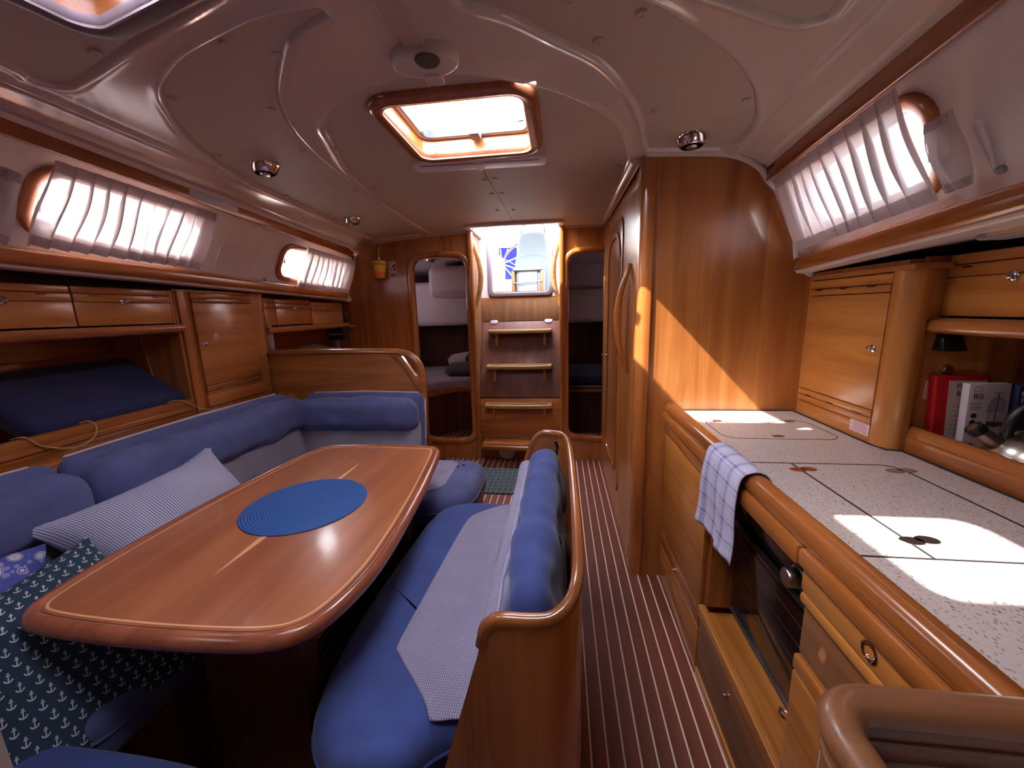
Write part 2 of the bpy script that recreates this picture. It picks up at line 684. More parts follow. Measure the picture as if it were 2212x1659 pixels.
M_GEL = Mat('white_gelcoat', .16, coat=.4).color('CDC2BA').m
M_GELW = Mat('white_gelcoat_side', .3, coat=.15).color('D8CECB').m
_m = Mat('beige_vinyl_panel', .62)
_n = _m.noise(_m.coord('Object', (1, 1, 1)), 260., 2)
_m.color(_m.mix(_m.noise(_m.coord('Object', (3, 3, 3)), 1., 2), 'BDAFA2', 'B3A498')).bump(_n, .12, .0008)
M_VINYL = _m.m
M_CREAM = plain('cream_plastic', 'BCA69C', .4)
M_LINER2 = plain('cabin_white_liner', 'CFBDBE', .5)


def fabric(name, c1, c2, weave=420., b=.35, nsc=7., rough=.9, sheen=.15):
    m = Mat(name, rough)
    n = m.noise(m.coord('Object', (nsc, nsc, nsc)), 1.0, 4, .6)
    w = m.noise(m.coord('Object', (1, 1, 1)), weave, 2)
    m.color(m.ramp(n * .7 + w * .3, [(.3, c2), (.7, c1)]))
    m.bump(w * .5 + n * .5, b, .0015)
    m.set('Sheen Weight', sheen)
    m.set('Sheen Roughness', .5)
    return m.m


M_BLUE = fabric('blue_suede', '5A6196', '474D7C')
M_BLUE2 = fabric('deep_blue_suede', '41539A', '334278')
M_NAVY = fabric('navy_canvas', '24285A', '1B1F48', sheen=.15)
M_PIPE = plain('pale_piping', 'C9B8C6', .8)
M_CHAR = fabric('charcoal_bedding', '4A4248', '383238')
M_SHEET = fabric('pale_bed_sheet', 'B3A0AE', '9A8996', nsc=4)
M_PILLOWW = fabric('white_pillow', 'C6B8B8', 'B0A2A2')

# grey knit: rows of small loops
_m = Mat('grey_knit_upholstery', .92)
_v = _m.coord('Object', (1, 1, 1))
_x, _y, _z = _m.xyz(_v)
_u = (_x + _z * .9) * (math.pi / .0052)
_w = _y * (math.pi / .0065)
_k = (_u.sin() * _w.sin()).abs() * .6 + _u.sin().abs() * .4
_n = _m.noise(_m.coord('Object', (9, 9, 9)), 1., 3)
_m.color(_m.ramp(_k * .8 + _n * .2, [(.12, '6E6A8C'), (.55, 'A8A2C0'), (.95, 'BDB7D2')])).bump(_k, .8, .0025)
M_KNIT = _m.m

_m = Mat('taupe_knit_upholstery', .92)
_v = _m.coord('Object', (1, 1, 1))
_x, _y, _z = _m.xyz(_v)
_u = (_z * 1.1) * (math.pi / .0056)
_w = (_x + _y) * (math.pi / .0062)
_k = (_u.sin() * _w.sin()).abs() * .7 + _u.sin().abs() * .3
_n = _m.noise(_m.coord('Object', (9, 9, 9)), 1., 3)
_m.color(_m.ramp(_k * .7 + _n * .3, [(.12, '767082'), (.55, 'A49CAE'), (.95, 'B8B0C0')])).bump(_k, .8, .0025)
M_KNIT2 = _m.m

# striped ticking (uv)
_m = Mat('striped_ticking', .9)
_x, _y, _z = _m.xyz(_m.coord('UV', (1, 1, 1)))
_st = (_x * (2 * math.pi * 74)).sin()
_m.color(_m.ramp(_st * .5 + .5, [(.55, 'BDBDD2'), (.75, '666C94')])).bump(_st, .15, .001)
M_STRIPE = _m.m

# anchors on petrol blue (uv)
_m = Mat('anchor_print', .9)
_x, _y, _z = _m.xyz(_m.coord('UV', (19, 19, 1), rot=(0, 0, .45)))
_row = _y.floor()
_xx = _x + _row.mod(2) * .5
_a, _b = _xx.fract() - .5, _y.fract() - .5
_a = _a * 1.25
_stem = (_a.abs().lt(.04)) * (_b.abs().lt(.3))
_bar = (_a.abs().lt(.15)) * ((_b - .2).abs().lt(.035))
_rd = (_a * _a + (_b + .02) * (_b + .02)).sqrt()
_arc = ((_rd - .28).abs().lt(.05)) * (_b.lt(-.10))
_rg = (_a * _a + (_b - .34) * (_b - .34)).sqrt()
_ring = ((_rg - .06).abs().lt(.028))
_pt = _stem.mx(_bar).mx(_arc).mx(_ring)
_m.color(_m.mix(_pt, '22384C', 'C4C2CC')).bump(_m.noise(_m.coord('UV', (1, 1, 1)), 300., 2), .2, .001)
M_ANCHOR = _m.m

# small white flowers on blue (uv)
_m = Mat('flower_print', .9)
_d = _m.voronoi(_m.coord('UV', (1, 1, 1)), 13., rand=.6)
_d2 = _m.voronoi(_m.coord('UV', (1, 1, 1), (.3, .2, 0)), 24., rand=1.)
_fl = (_d.lt(.40)) * .9
_c0 = _m.mix(_d2.lt(.33), '4C55A0', '8388C0')
_c1 = _m.mix(_fl, _c0, 'C9C4D4')
_m.color(_m.mix((_d - .34).abs().lt(.02), _m.mix(_d.lt(.1), _c1, 'A09CC0'), '3C4590'))
M_FLOWER = _m.m

# checked tea towel (uv)
_m = Mat('checked_tea_towel', .9)
_x, _y, _z = _m.xyz(_m.coord('UV', (1, 1, 1)))
def _band(t, period, centre, half):
    return ((t * (1 / period)).fract() - centre).abs().lt(half)
_sx = _band(_x, .30, .5, .13).mx(_band(_x, .30, .18, .02))
_sy = _band(_y, .155, .5, .07).mx(_band(_y, .155, .75, .03) * .7)
_m.color(_m.mix((_sx + _sy) * .42, 'C3C2E2', '6A6AA8')).bump(_m.noise(_m.coord('UV', (1, 1, 1)), 160., 2), .3, .001)
_tt = (_x * 200).sin()
M_TOWEL = _m.m

# speckled laminate
_m = Mat('speckled_laminate', .38, coat=.1)
_v = _m.coord('Object', (1.9, 1, 1), rot=(0, 0, .5))
_d = _m.voronoi(_v, 92., rand=1.)
_d2 = _m.voronoi(_m.coord('Object', (1, 2.1, 1), rot=(0, 0, -.3)), 80., rand=1.)
_n = _m.noise(_m.coord('Object', (60, 60, 60)), 1., 2)
_s1 = _d.lt(.24) * (_n.gt(.40))
_s2 = _d2.lt(.22) * (_n.lt(.58))
_base = _m.mix(_n, 'BEB5B8', 'CBC2C6')
_c = _m.mix(_s1 * .85, _base, '5A5458')
_m.color(_m.mix(_s2 * .7, _c, '8D7F7C'))
M_LAM = _m.m
M_SEAM = plain('dark_joint', '2B2426', .6)
M_BROWN = plain('brown_plastic', '86706A', .5)
M_COPPER = plain('copper_cover', 'A8663A', .35, metal=.6)
M_CHROME = plain('chrome', 'D8D4D6', .08, metal=1.)
M_STEEL = plain('brushed_steel', 'B4ADA8', .28, metal=1.)
M_ALU = plain('aluminium', 'A9A4B4', .35, metal=.8)
M_GREYP = plain('grey_plastic', '8E8A92', .45)
M_BLACK = plain('black_plastic', '17171A', .35)
M_BLACKG = plain('black_oven_glass', '0B090B', .08, coat=.5)
M_OVENP = plain('black_oven_panel', '14161C', .18, coat=.4)
M_OVENL = plain('oven_edge', '5A5458', .3, metal=.5)
M_WHITE = plain('white_plastic', 'D5CED6', .4)
M_PAPER = plain('white_card', 'D3CBD6', .6)
M_RED = plain('red_card', 'B2141C', .45, coat=.2)
M_INK = plain('dark_ink', '2A2530', .6)
M_REDINK = plain('red_ink', 'C03040', .6)
M_GREYINK = plain('grey_ink', '8C8290', .6)
M_NAVYCARD = plain('navy_card', '1E2A4A', .5, coat=.1)
M_BEIGECARD = plain('beige_card', 'BCA9A0', .6)
M_PINKLBL = plain('pale_label', 'D6BEC6', .6)
M_YELLOW = plain('yellow_plastic', 'D8B83C', .4)
M_ORANGE = plain('orange_plastic', 'E0762C', .45)
M_CORD = plain('yellow_cord', 'A98F52', .8)
M_BLUEMAT = None
_m = Mat('blue_braid', .7)
_x, _y, _z = _m.xyz(_m.coord('Object', (1, 1, 1)))
_r = (_x * _x + _y * _y).sqrt()
_rr = (_r * (2 * math.pi / .0085)).sin()
_m.color(_m.ramp(_rr * .5 + .5, [(.1, '1E4384'), (.7, '2F62AE')])).bump(_rr, .6, .002)
M_BLUEMAT = _m.m
_m = Mat('grey_mesh_mat', .8)
_d = _m.voronoi(_m.coord('Object', (1.5, 1, 1)), 17., feature='DISTANCE_TO_EDGE', rand=.35)
_m.color(_m.mix(_d.lt(.07), '343C42', '56666A'))
M_MESHMAT = _m.m


def glass(name, tint='FFFFFF', refl=.06, trans=1.):
    m = bpy.data.materials.new(name); m.use_nodes = True
    nt = m.node_tree; nt.nodes.clear()
    o = nt.nodes.new('ShaderNodeOutputMaterial')
    t = nt.nodes.new('ShaderNodeBsdfTransparent'); t.inputs[0].default_value = lin(tint)
    g = nt.nodes.new('ShaderNodeBsdfGlossy'); g.inputs['Roughness'].default_value = .02
    x = nt.nodes.new('ShaderNodeMixShader'); x.inputs[0].default_value = refl
    nt.links.new(t.outputs[0], x.inputs[1]); nt.links.new(g.outputs[0], x.inputs[2])
    nt.links.new(x.outputs[0], o.inputs[0])
    return m


def translucent(name, c, tr=.6, see=.15):
    m = bpy.data.materials.new(name); m.use_nodes = True
    nt = m.node_tree; nt.nodes.clear()
    o = nt.nodes.new('ShaderNodeOutputMaterial')
    d = nt.nodes.new('ShaderNodeBsdfDiffuse'); d.inputs[0].default_value = lin(c)
    t = nt.nodes.new('ShaderNodeBsdfTranslucent'); t.inputs[0].default_value = lin(c)
    p = nt.nodes.new('ShaderNodeBsdfTransparent')
    x = nt.nodes.new('ShaderNodeMixShader'); x.inputs[0].default_value = tr
    y = nt.nodes.new('ShaderNodeMixShader'); y.inputs[0].default_value = see
    nt.links.new(d.outputs[0], x.inputs[1]); nt.links.new(t.outputs[0], x.inputs[2])
    nt.links.new(x.outputs[0], y.inputs[1]); nt.links.new(p.outputs[0], y.inputs[2])
    nt.links.new(y.outputs[0], o.inputs[0])
    return m


M_GLASS = glass('clear_acrylic')
M_SMOKE = glass('tinted_acrylic', 'C8D4E8', .08)
M_CURTAIN = translucent('sheer_curtain', 'E6DDDF', .075, .025)
M_BLIND2 = translucent('added_hatch_blind', 'B8B4BC', .22, .0)
M_BLIND = translucent('pale_blind', 'D2D0DA', .7, .0)

# ================================================================== SETTING
def sstep(a, b, x):
    t = min(1, max(0, (x - a) / (b - a)))
    return t * t * (3 - 2 * t)


def flare(Y): return .11 * sstep(2.9, 3.22, Y)
def zc(X, Y): return 1.89 + .0172 * Y - .037 * (X - XC) ** 2
def upL(Y): return Vector((XC - 1.11 - .07 * (Y - 1) - flare(Y), Y, 1.815 - .026 * (Y - 1)))
def upR(Y): return Vector((XC + 1.11 + .07 * (Y - 1), Y, 1.815 - .026 * (Y - 1)))
def lowL(Y): return Vector((XC - 1.315 - .018 * (Y - 1) - flare(Y), Y, 1.527 - .026 * (Y - 1)))
def lowR(Y): return Vector((XC + 1.225 + .1 * (Y - .9), Y, 1.50 - .034 * (Y - 1)))


Y_AFT = 3.224
Y_FWD = -1.2

# ---- floor: dark planks with pale strips let in between
floor = struct('floor', (0, 1.5, 0))
PITCH = .0479
_mb = MB().box(-2.3, 1.7, Y_FWD, 5.2, -.06, -.012)
_mb.build('subfloor', M_DARK, floor, smooth=False)
_seams = [-.7, .55, 1.80, 2.645, 3.235]
_proto = {}
for i in range(-23, 9):
    x = .0865 + i * PITCH
    for a, b in zip(_seams[:-1], _seams[1:]):
        if (a, b) not in _proto:
            o = MB().box(-.0217, .0217, a + .0008, b - .0008, -.012, 0).build('plank', M_PLANK, floor, smooth=False)
            _proto[(a, b)] = o
            o.location.x = x + PITCH / 2
        else:
            c = _proto[(a, b)].copy(); COL.objects.link(c); c.parent = floor
            c.location.x = x + PITCH / 2
    if 'st' not in _proto:
        o = MB().box(-.0026, .0026, -.7, 3.235, -.012, .0004).build('holly_strip', M_HOLLY, floor, smooth=False)
        _proto['st'] = o; o.location.x = x
    else:
        c = _proto['st'].copy(); COL.objects.link(c); c.parent = floor; c.location.x = x
# floor of the two aft cabins
for i in range(-33, 16):
    x = .0865 + i * PITCH
    if -.72 < x < -.03: continue
    if 'cp' not in _proto:
        o = MB().box(-.0217, .0217, 3.25, 4.05, -.012, 0).build('plank', M_PLANK, floor, smooth=False)
        s_ = MB().box(-.0026, .0026, 3.25, 4.05, -.012, .0004).build('holly_strip', M_HOLLY, floor, smooth=False)
        _proto['cp'] = (o, s_)
    else:
        o, s_ = [q.copy() for q in _proto['cp']]
        for q in (o, s_): COL.objects.link(q); q.parent = floor
    o.location.x = x + PITCH / 2; s_.location.x = x

# ---- ceiling: moulded gelcoat liner with sunk panels
P_CL = spline([(-.345, 1.110), (-.42, 1.112), (-.51, 1.13), (-.64, 1.19), (-.76, 1.31), (-.81, 1.43), (-.92, 1.76), (-.975, 2.1), (-1.00, 2.40), (-1.04, 3.16)], 8)
P_CR = spline([(-.341, 1.110), (-.25, 1.12), (-.13, 1.17), (-.01, 1.24), (.12, 1.37), (.21, 1.53), (.265, 1.73), (.29, 1.89), (.305, 2.4), (.318, 2.95), (.322, 3.16)], 8)
HX0, HX1, HY0, HY1 = -.565, -.075, 1.185, 1.650      # hatch opening cut
OPX0, OPX1, OPY = -.685, -.012, 3.06                    # companionway cut
def _halfpoly(edge, xs):
    return [(xs, 1.110)] + edge[1:] + [(xs, 3.16)]
_pl = P_CL + [(-.345, 3.16)]
_pr = P_CR + [(-.341, 3.16)]
P_LEFT = (spline([(-1.12, 3.16), (-1.06, 2.6), (-.998, 2.08), (-.94, 1.60), (-.87, 1.30), (-.78, 1.12), (-.69, 1.01), (-.61, .93), (-.53, .885), (-.47, .862)], 7)
          + spline([(-.475, .845), (-.61, .85), (-.73, .88), (-.86, .92), (-.96, .97), (-1.04, 1.02), (-1.11, 1.10), (-1.21, 1.26), (-1.31, 1.54), (-1.36, 1.85), (-1.40, 2.29), (-1.49, 3.06), (-1.50, 3.16)], 7))
P_RIGHT = (spline([(.345, 1.70), (.32, 1.62), (.27, 1.44), (.20, 1.27), (.11, 1.12), (-.01, 1.01), (-.10, .93), (-.20, .875)], 7)
           + spline([(-.20, .855), (-.05, .868), (.06, .885), (.18, .93), (.29, 1.01), (.41, 1.12), (.51, 1.24), (.57, 1.34), (.62, 1.46), (.64, 1.61), (.61, 1.70)], 7))
P_FL = spline([(-1.19, .40), (-1.23, .83), (-1.255, .90), (-1.22, .938), (-1.15, .925), (-.97, .87), (-.84, .83), (-.73, .80), (-.58, .75), (-.53, .70), (-.52, .40)], 6)
P_FR = spline([(-.03, .40), (-.02, .70), (.05, .78), (.18, .865), (.32, .93), (.47, 1.0), (.525, 1.008), (.55, .985), (.545, .94), (.50, .40)], 6)
PANELS = [_pl, _pr, P_LEFT, P_RIGHT, P_FL, P_FR]
P_CENTRE = [p for p in reversed(P_CL)] + P_CR[1:]


def signed(pts, poly):
    """distance to the outline, positive inside (numpy)"""
    A = np.array([p[:2] for p in poly]); B = np.roll(A, -1, 0)
    best = np.full(len(pts), 9.)
    ins = np.zeros(len(pts), bool)
    for a, b in zip(A, B):
        d = b - a; L = (d * d).sum()
        if L < 1e-12: continue
        t = np.clip(((pts - a) @ d) / L, 0, 1)
        q = pts - a - t[:, None] * d
        best = np.minimum(best, (q * q).sum(1))
        if a[1] != b[1]:
            c = (a[1] > pts[:, 1]) != (b[1] > pts[:, 1])
            xx = (b[0] - a[0]) * (pts[:, 1] - a[1]) / (b[1] - a[1]) + a[0]
            ins ^= c & (pts[:, 0] < xx)
    return np.where(ins, 1, -1) * np.sqrt(best)


rows = np.concatenate([np.linspace(Y_FWD, .55, 30), np.linspace(.555, 3.235, 412)])
NC = 350
_u = np.linspace(-1, 1, NC)
GX = np.zeros((len(rows), NC)); GY = np.repeat(rows[:, None], NC, 1)
for i, y in enumerate(rows):
    l, r = upL(y).x - .004, upR(y).x + .004
    GX[i] = np.where(_u < 0, XC + (-_u) * (l - XC), XC + _u * (r - XC))
pts = np.stack([GX.ravel(), GY.ravel()], 1)
rec = np.zeros(len(pts)); bead = np.zeros(len(pts))
for pol in (P_CENTRE + [(-1.04, 3.16)], P_LEFT, P_RIGHT, P_FL, P_FR):
    sd = signed(pts, pol)
    t = np.clip((sd + .003) / .010, 0, 1)
    rec = np.maximum(rec, .016 * t * t * (3 - 2 * t))
    bead = np.maximum(bead, .005 * np.exp(-((sd + .012) / .009) ** 2))
zc_np = 1.89 + .0172 * pts[:, 1] - .037 * (pts[:, 0] - XC) ** 2
d_edge = np.zeros(len(pts)); drop = np.zeros(len(pts))
offl = np.array([XC - upL(y).x for y in rows]); offr = np.array([upR(y).x - XC for y in rows])
OFF = np.where(GX < XC, offl[:, None], offr[:, None]).ravel()
D = np.abs(pts[:, 0] - XC)
ztrim = (1.815 - .026 * (pts[:, 1] - 1)) + .022
wd = .17
t = np.clip((D - (OFF - wd)) / wd, 0, 1)
zb = zc_np * (1 - t ** 2.2) + ztrim * t ** 2.2
ridge = .010 * np.exp(-((D - (OFF - .15)) / .016) ** 2) + .006 * np.exp(-((D - (OFF - .045)) / .012) ** 2)
Z = zb + rec - bead - ridge
GZ = Z.reshape(GX.shape)
ceiling = struct('ceiling', (XC, 1.2, 1.9))
nv = GX.size
idx = np.arange(nv).reshape(GX.shape)
q = np.stack([idx[:-1, :-1], idx[1:, :-1], idx[1:, 1:], idx[:-1, 1:]], -1).reshape(-1, 4)
ctr = pts[q].mean(1)
H2 = (-.49, -.09, .24, .57)
H4 = (-.62, -.08, -.75, -.21)
def in_rect(c, x0, x1, y0, y1): return (c[:, 0] > x0) & (c[:, 0] < x1) & (c[:, 1] > y0) & (c[:, 1] < y1)
H3C = Vector((-.80, .565))
_rel = ctr - np.array([H3C.x, H3C.y])
_ca, _sa = math.cos(math.radians(14)), math.sin(math.radians(14))
_lx = _rel[:, 0] * _ca - _rel[:, 1] * _sa; _ly = _rel[:, 0] * _sa + _rel[:, 1] * _ca
cut = in_rect(ctr, HX0 - .01, HX1 + .01, HY0 - .01, HY1 + .01) | in_rect(ctr, H2[0], H2[1], H2[2], H2[3]) | in_rect(ctr, OPX0, OPX1, OPY, 4) \
    | in_rect(ctr, H4[0], H4[1], H4[2], H4[3]) | ((np.abs(_lx) < .20) & (np.abs(_ly) < .20))
q = q[~cut]
me = bpy.data.meshes.new('headliner')
co = np.stack([GX.ravel(), GY.ravel(), Z], 1) - np.array(wloc(ceiling))
me.from_pydata(co.tolist(), [], q.tolist())
finish(me, M_GEL, True, 60)
_o = bpy.data.objects.new('headliner', me); COL.objects.link(_o); _o.parent = ceiling


def surf_slab(name, poly, holes, zf, th, mat, parent, grid=.06):
    v2, fs = fill_poly(poly, holes, grid)
    n = len(v2)
    vv = [(p[0], p[1], zf(p[0], p[1])) for p in v2] + [(p[0], p[1], zf(p[0], p[1]) + th) for p in v2]
    ff = list(fs) + [tuple(i + n for i in f[::-1]) for f in fs]
    from collections import Counter
    cnt = Counter()
    for f in fs:
        for i in range(len(f)): cnt[frozenset((f[i], f[(i + 1) % len(f)]))] += 1
    for e, k in cnt.items():
        if k == 1:
            a, b = tuple(e); ff.append((a, b, b + n, a + n))
    return MB().add(vv, ff).build(name, mat, parent, ang=50)


def zpan(x, y): return zc(x, y) + .006
_hole = rrect(HX0, HX1, HY0, HY1, .06)
def _clip_half(poly, hole, xcut, left):
    """half of the hatch hole joined into the half panel's outline"""
    hp = [p for p in hole if (p[0] < xcut if left else p[0] > xcut)]
    hp.sort(key=lambda p: 0)
    return hp
# left half: outline runs down the middle with the hatch bite taken out
def half_outline(edge, xs, left):
    h = rrect(HX0, HX1, HY0, HY1, .06)
    side = [p for p in h if (p[0] <= xs if left else p[0] >= xs)]
    side.sort(key=lambda p: math.atan2(p[1] - (HY0 + HY1) / 2, (xs - p[0]) if left else (p[0] - xs)))
    return [p[:2] for p in edge] + [(xs, 3.16)] + [(xs, HY1)] + side[::-1] + [(xs, HY0)]
inner_in = lambda e: inset(e, .003)
def cut_companion(poly):
    """the aft middle of the panels stops at the companionway"""
    return poly
_cl = [p for p in P_CL if p[1] <= 3.13]
_cr = [p for p in P_CR if p[1] <= 3.13]
def half2(edge, xs, left):
    base = half_outline(edge, xs, left)
    n = len(edge)
    ox = OPX0 if left else OPX1
    return base[:n] + [(edge[-1][0], 3.16), (ox, 3.16), (ox, OPY), (xs, OPY)] + base[n + 1:]
surf_slab('vinyl_panel', half2(_cl, -.3445, True), [], zpan, .006, M_VINYL, ceiling)
surf_slab('vinyl_panel', half2(_cr, -.3415, False), [], zpan, .006, M_VINYL, ceiling)
surf_slab('vinyl_panel', inset(P_LEFT, .003), [], zpan, .006, M_VINYL, ceiling)
surf_slab('vinyl_panel', inset(P_RIGHT, .003), [], zpan, .006, M_VINYL, ceiling)
_h3 = [(H3C.x + (u * _ca + v * _sa), H3C.y + (-u * _sa + v * _ca)) for (u, v) in rrect(-.205, .205, -.205, .205, .06)]
surf_slab('vinyl_panel', inset(P_FL, .003), [_h3], zpan, .006, M_VINYL, ceiling)
surf_slab('vinyl_panel', inset(P_FR, .003), [[(x, y) for x, y in rrect(H2[0], H2[1], H2[2], H2[3], .02)]] if False else [], zpan, .006, M_VINYL, ceiling)
_cap = None
for (x, y) in [(-.361, 1.998), (-.311, 1.997), (-.37, 2.249), (-.316, 2.252), (-.40, 2.625), (-.30, 2.65), (.195, 1.465), (.259, 1.899),
               (-.83, 1.477), (-.907, 1.956), (-.66, .965), (-.85, 1.18), (-1.05, 1.06), (-.74, .905), (-.80, .80), (-1.03, .865),
               (.09, 1.06 - .02), (.17, .96), (.30, 1.40), (.545, 1.34), (-.95, 1.47), (-1.25, 1.41), (-1.345, 1.90), (-1.02, 1.97), (.02, .905)]:
    z = zpan(x, y)
    if _cap is None:
        _cap = MB().lathe([(.0125, 0), (.0125, -.003), (.0095, -.006), (.005, -.006), (.004, -.004), (0, -.004)], (x, y, z), n=14).build('screw_cap', M_CREAM, ceiling)
        _c0 = Vector((x, y, z))
    else:
        c = _cap.copy(); COL.objects.link(c); c.parent = ceiling
        c.location = Vector((x, y, z)) - _c0
# cable channel and cable boss on the centre line
_mb = MB()
_mb.prism([(-.352, zc(-.35, .9) + .004), (-.350, zc(-.35, .9) - .014), (-.302, zc(-.3, .9) - .014), (-.299, zc(-.3, .9) + .004)], 'Y', .63, .975)
_mb.build('cable_channel', M_CREAM, ceiling, bevel=.003)
_z0 = zc(-.32, 1.03)
_e = [(-.318 + .082 * math.cos(a), 1.018 + .052 * math.sin(a)) for a in np.linspace(0, 2 * math.pi, 37)[:-1]]
rounded_slab(MB(), _e, _z0 - .030, _z0 + .01, .004, r0=.012).build('cable_boss', M_GEL, ceiling)
_mb = MB()
_mb.lathe([(.030, -.0005), (.027, -.004), (0, -.004)], (-.305, .992, _z0 - .0295))
_mb.build('cable_hole', plain('hole_dark', '4A4038', .6), ceiling)
rounded_slab(MB(), rrect(-.335, -.288, 1.045, 1.085, .008), _z0 - .036, _z0 - .012, .004).build('boss_tab', M_GEL, ceiling)


# ---- cabin sides: sloping window wall, ledge underside, hull side
def wall_point(lo, up, Y, s, out=0., side=1):
    a, b = lo(Y), up(Y)
    p = a + (b - a) * s
    n = Vector((b.z - a.z, 0, -(b.x - a.x))).normalized()     # across the slope
    if n.x * side > 0: n = -n
    return p - n * out      # out > 0: towards the outside


def window_outline(Y0, Y1, s0, s1, r, n=7):
    """rounded outline in (Y, s) with r in metres (s spans about .35 m)"""
    k = .35
    pl = rrect(Y0, Y1, s0 * k, s1 * k, r, n)
    return [(a, b / k) for a, b in pl]


WIN = {'port_main': ('L', 1.040, 1.60, .20, .80), 'port_aft': ('L', 2.16, 2.86, .13, .74), 'starboard': ('R', 1.045, 1.62, .18, .80),
       'added_port_fwd': ('L', -.55, .25, .20, .80), 'added_starboard_fwd': ('R', -.55, .35, .20, .80)}  # unseen windows added behind the camera to let in more daylight


def cabin_side(name, side, Y0, Y1, wins, xo):
    lo, up = (lowL, upL) if side == 'L' else (lowR, upR)
    sg = -1 if side == 'L' else 1
    k = .35
    poly = []
    NY = 60
    poly += [(Y0 + (Y1 - Y0) * i / NY, 0) for i in range(NY + 1)]
    poly += [(Y0 + (Y1 - Y0) * i / NY, k * 1.12) for i in range(NY, -1, -1)]
    holes = [[(a, b * k) for a, b in window_outline(w[1], w[2], w[3], w[4], .07)] for w in wins]
    v2, fs = fill_poly(poly, holes, .07)
    root = struct(name, (sg * 1.4 + XC, 1, 1.5))
    mb = MB()
    mb.add([tuple(wall_point(lo, up, a, b / k, 0, sg)) for a, b in v2], fs)
    # reveal of the windows
    for h in holes:
        n = len(h)
        vv = [tuple(wall_point(lo, up, a, b / k, 0, sg)) for a, b in h] + [tuple(wall_point(lo, up, a, b / k, .05, sg)) for a, b in h]
        mb.add(vv, [(i, (i + 1) % n, (i + 1) % n + n, i + n) for i in range(n)])
    mb.build('side_liner', M_GELW, root, ang=45)
    # ledge underside out to the hull
    ys = [Y0 + (Y1 - Y0) * i / NY for i in range(NY + 1)]
    prof = []
    for y in ys:
        a = lo(y)
        prof.append([Vector((a.x, y, a.z)), Vector((a.x - sg * .012, y, a.z - .018)), Vector((a.x - sg * .016, y, a.z - .036)),
                     Vector((a.x - sg * .004, y, a.z - .056)), Vector((a.x + sg * .03, y, a.z - .060)),
                     Vector((a.x + sg * .20, y, a.z - .036)), Vector((xo, y, a.z - .02)), Vector((xo, y, .0)), Vector((xo - sg * .3, y, -.06))])
    m = len(prof[0])
    vv = [tuple(p) for r in prof for p in r]
    ff = [(i * m + j, (i + 1) * m + j, (i + 1) * m + j + 1, i * m + j + 1) for i in range(len(ys) - 1) for j in range(m - 1)]
    MB().add(vv, ff).build('ledge_liner', M_GELW, root, ang=45)
    return root


wall_port = cabin_side('wall_port', 'L', Y_FWD, 3.235, [WIN['port_main'], WIN['port_aft'], WIN['added_port_fwd']], -2.25)
wall_starboard = cabin_side('wall_starboard', 'R', Y_FWD, 3.235, [WIN['starboard'], WIN['added_starboard_fwd']], 1.55)
# faint moulded recess marks on the port side between the windows
for (ya, yb, s0, s1) in ((1.74, 1.98, .0, .52), (2.0, 2.10, .0, .2)):
    ol = window_outline(ya, yb, s0, s1, .03)
    path = [tuple(wall_point(lowL, upL, a, b, -.001, -1)) for a, b in ol]
    MB().tube(path, .003, 6, cyclic=True).build('moulded_rim', M_GELW, wall_port)

# ---- timber trims along the cabin sides
def trim_along(name, fn, Y0, Y1, prof, mat, step=.1, ends=True):
    n = max(2, int((Y1 - Y0) / step))
    path = [fn(Y0 + (Y1 - Y0) * i / n) for i in range(n + 1)]
    root = struct(name, tuple(path[0]))
    MB().sweep(path, prof).build('trim_board', mat, root, bevel=.0025)
    return root
# side = t x up; for travel along +Y side is +X
_pf = [(-.007, -.030), (.007, -.030), (.007, .026), (-.007, .026)]
trim_along('trim_1', lambda y: upL(y) + Vector((.004, 0, .004)), Y_FWD, 3.08, _pf, M_TY)
trim_along('trim_2', lambda y: upR(y) + Vector((-.004, 0, .004)), Y_FWD, 1.742, _pf, M_TY)
def lowprof(sg):
    return [(-.006 * sg - .0, -.027), (.012 * sg, -.030), (.022 * sg, -.020), (.024 * sg, 0), (.019 * sg, .018), (.008 * sg, .026), (-.012 * sg, .028), (-.014 * sg, .0)]
trim_along('trim_3', lambda y: lowL(y) + Vector((.006, 0, -.018)), Y_FWD, 2.96, lowprof(1), M_TY)
trim_along('trim_4', lambda y: lowR(y) + Vector((-.006, 0, -.018)), Y_FWD, 1.735, lowprof(-1), M_TY)

_t1 = bpy.data.objects['trim_1']
_pp0 = [upL(y) + Vector((.0118, 0, .003)) for y in np.linspace(1.50, 1.76, 6)]
MB().sweep(_pp0, [(-.0008, -.018), (.0008, -.018), (.0008, .018), (-.0008, .018)]).build('metal_plate', M_ALU, _t1)
# ---- forward bulkhead behind the camera and hull bottom
wall_forward = struct('wall_forward', (XC, Y_FWD, 0))
MB().box(-2.3, 1.6, Y_FWD - .03, Y_FWD, -.06, 2.0).build('forward_bulkhead', M_WZ, wall_forward, smooth=False)

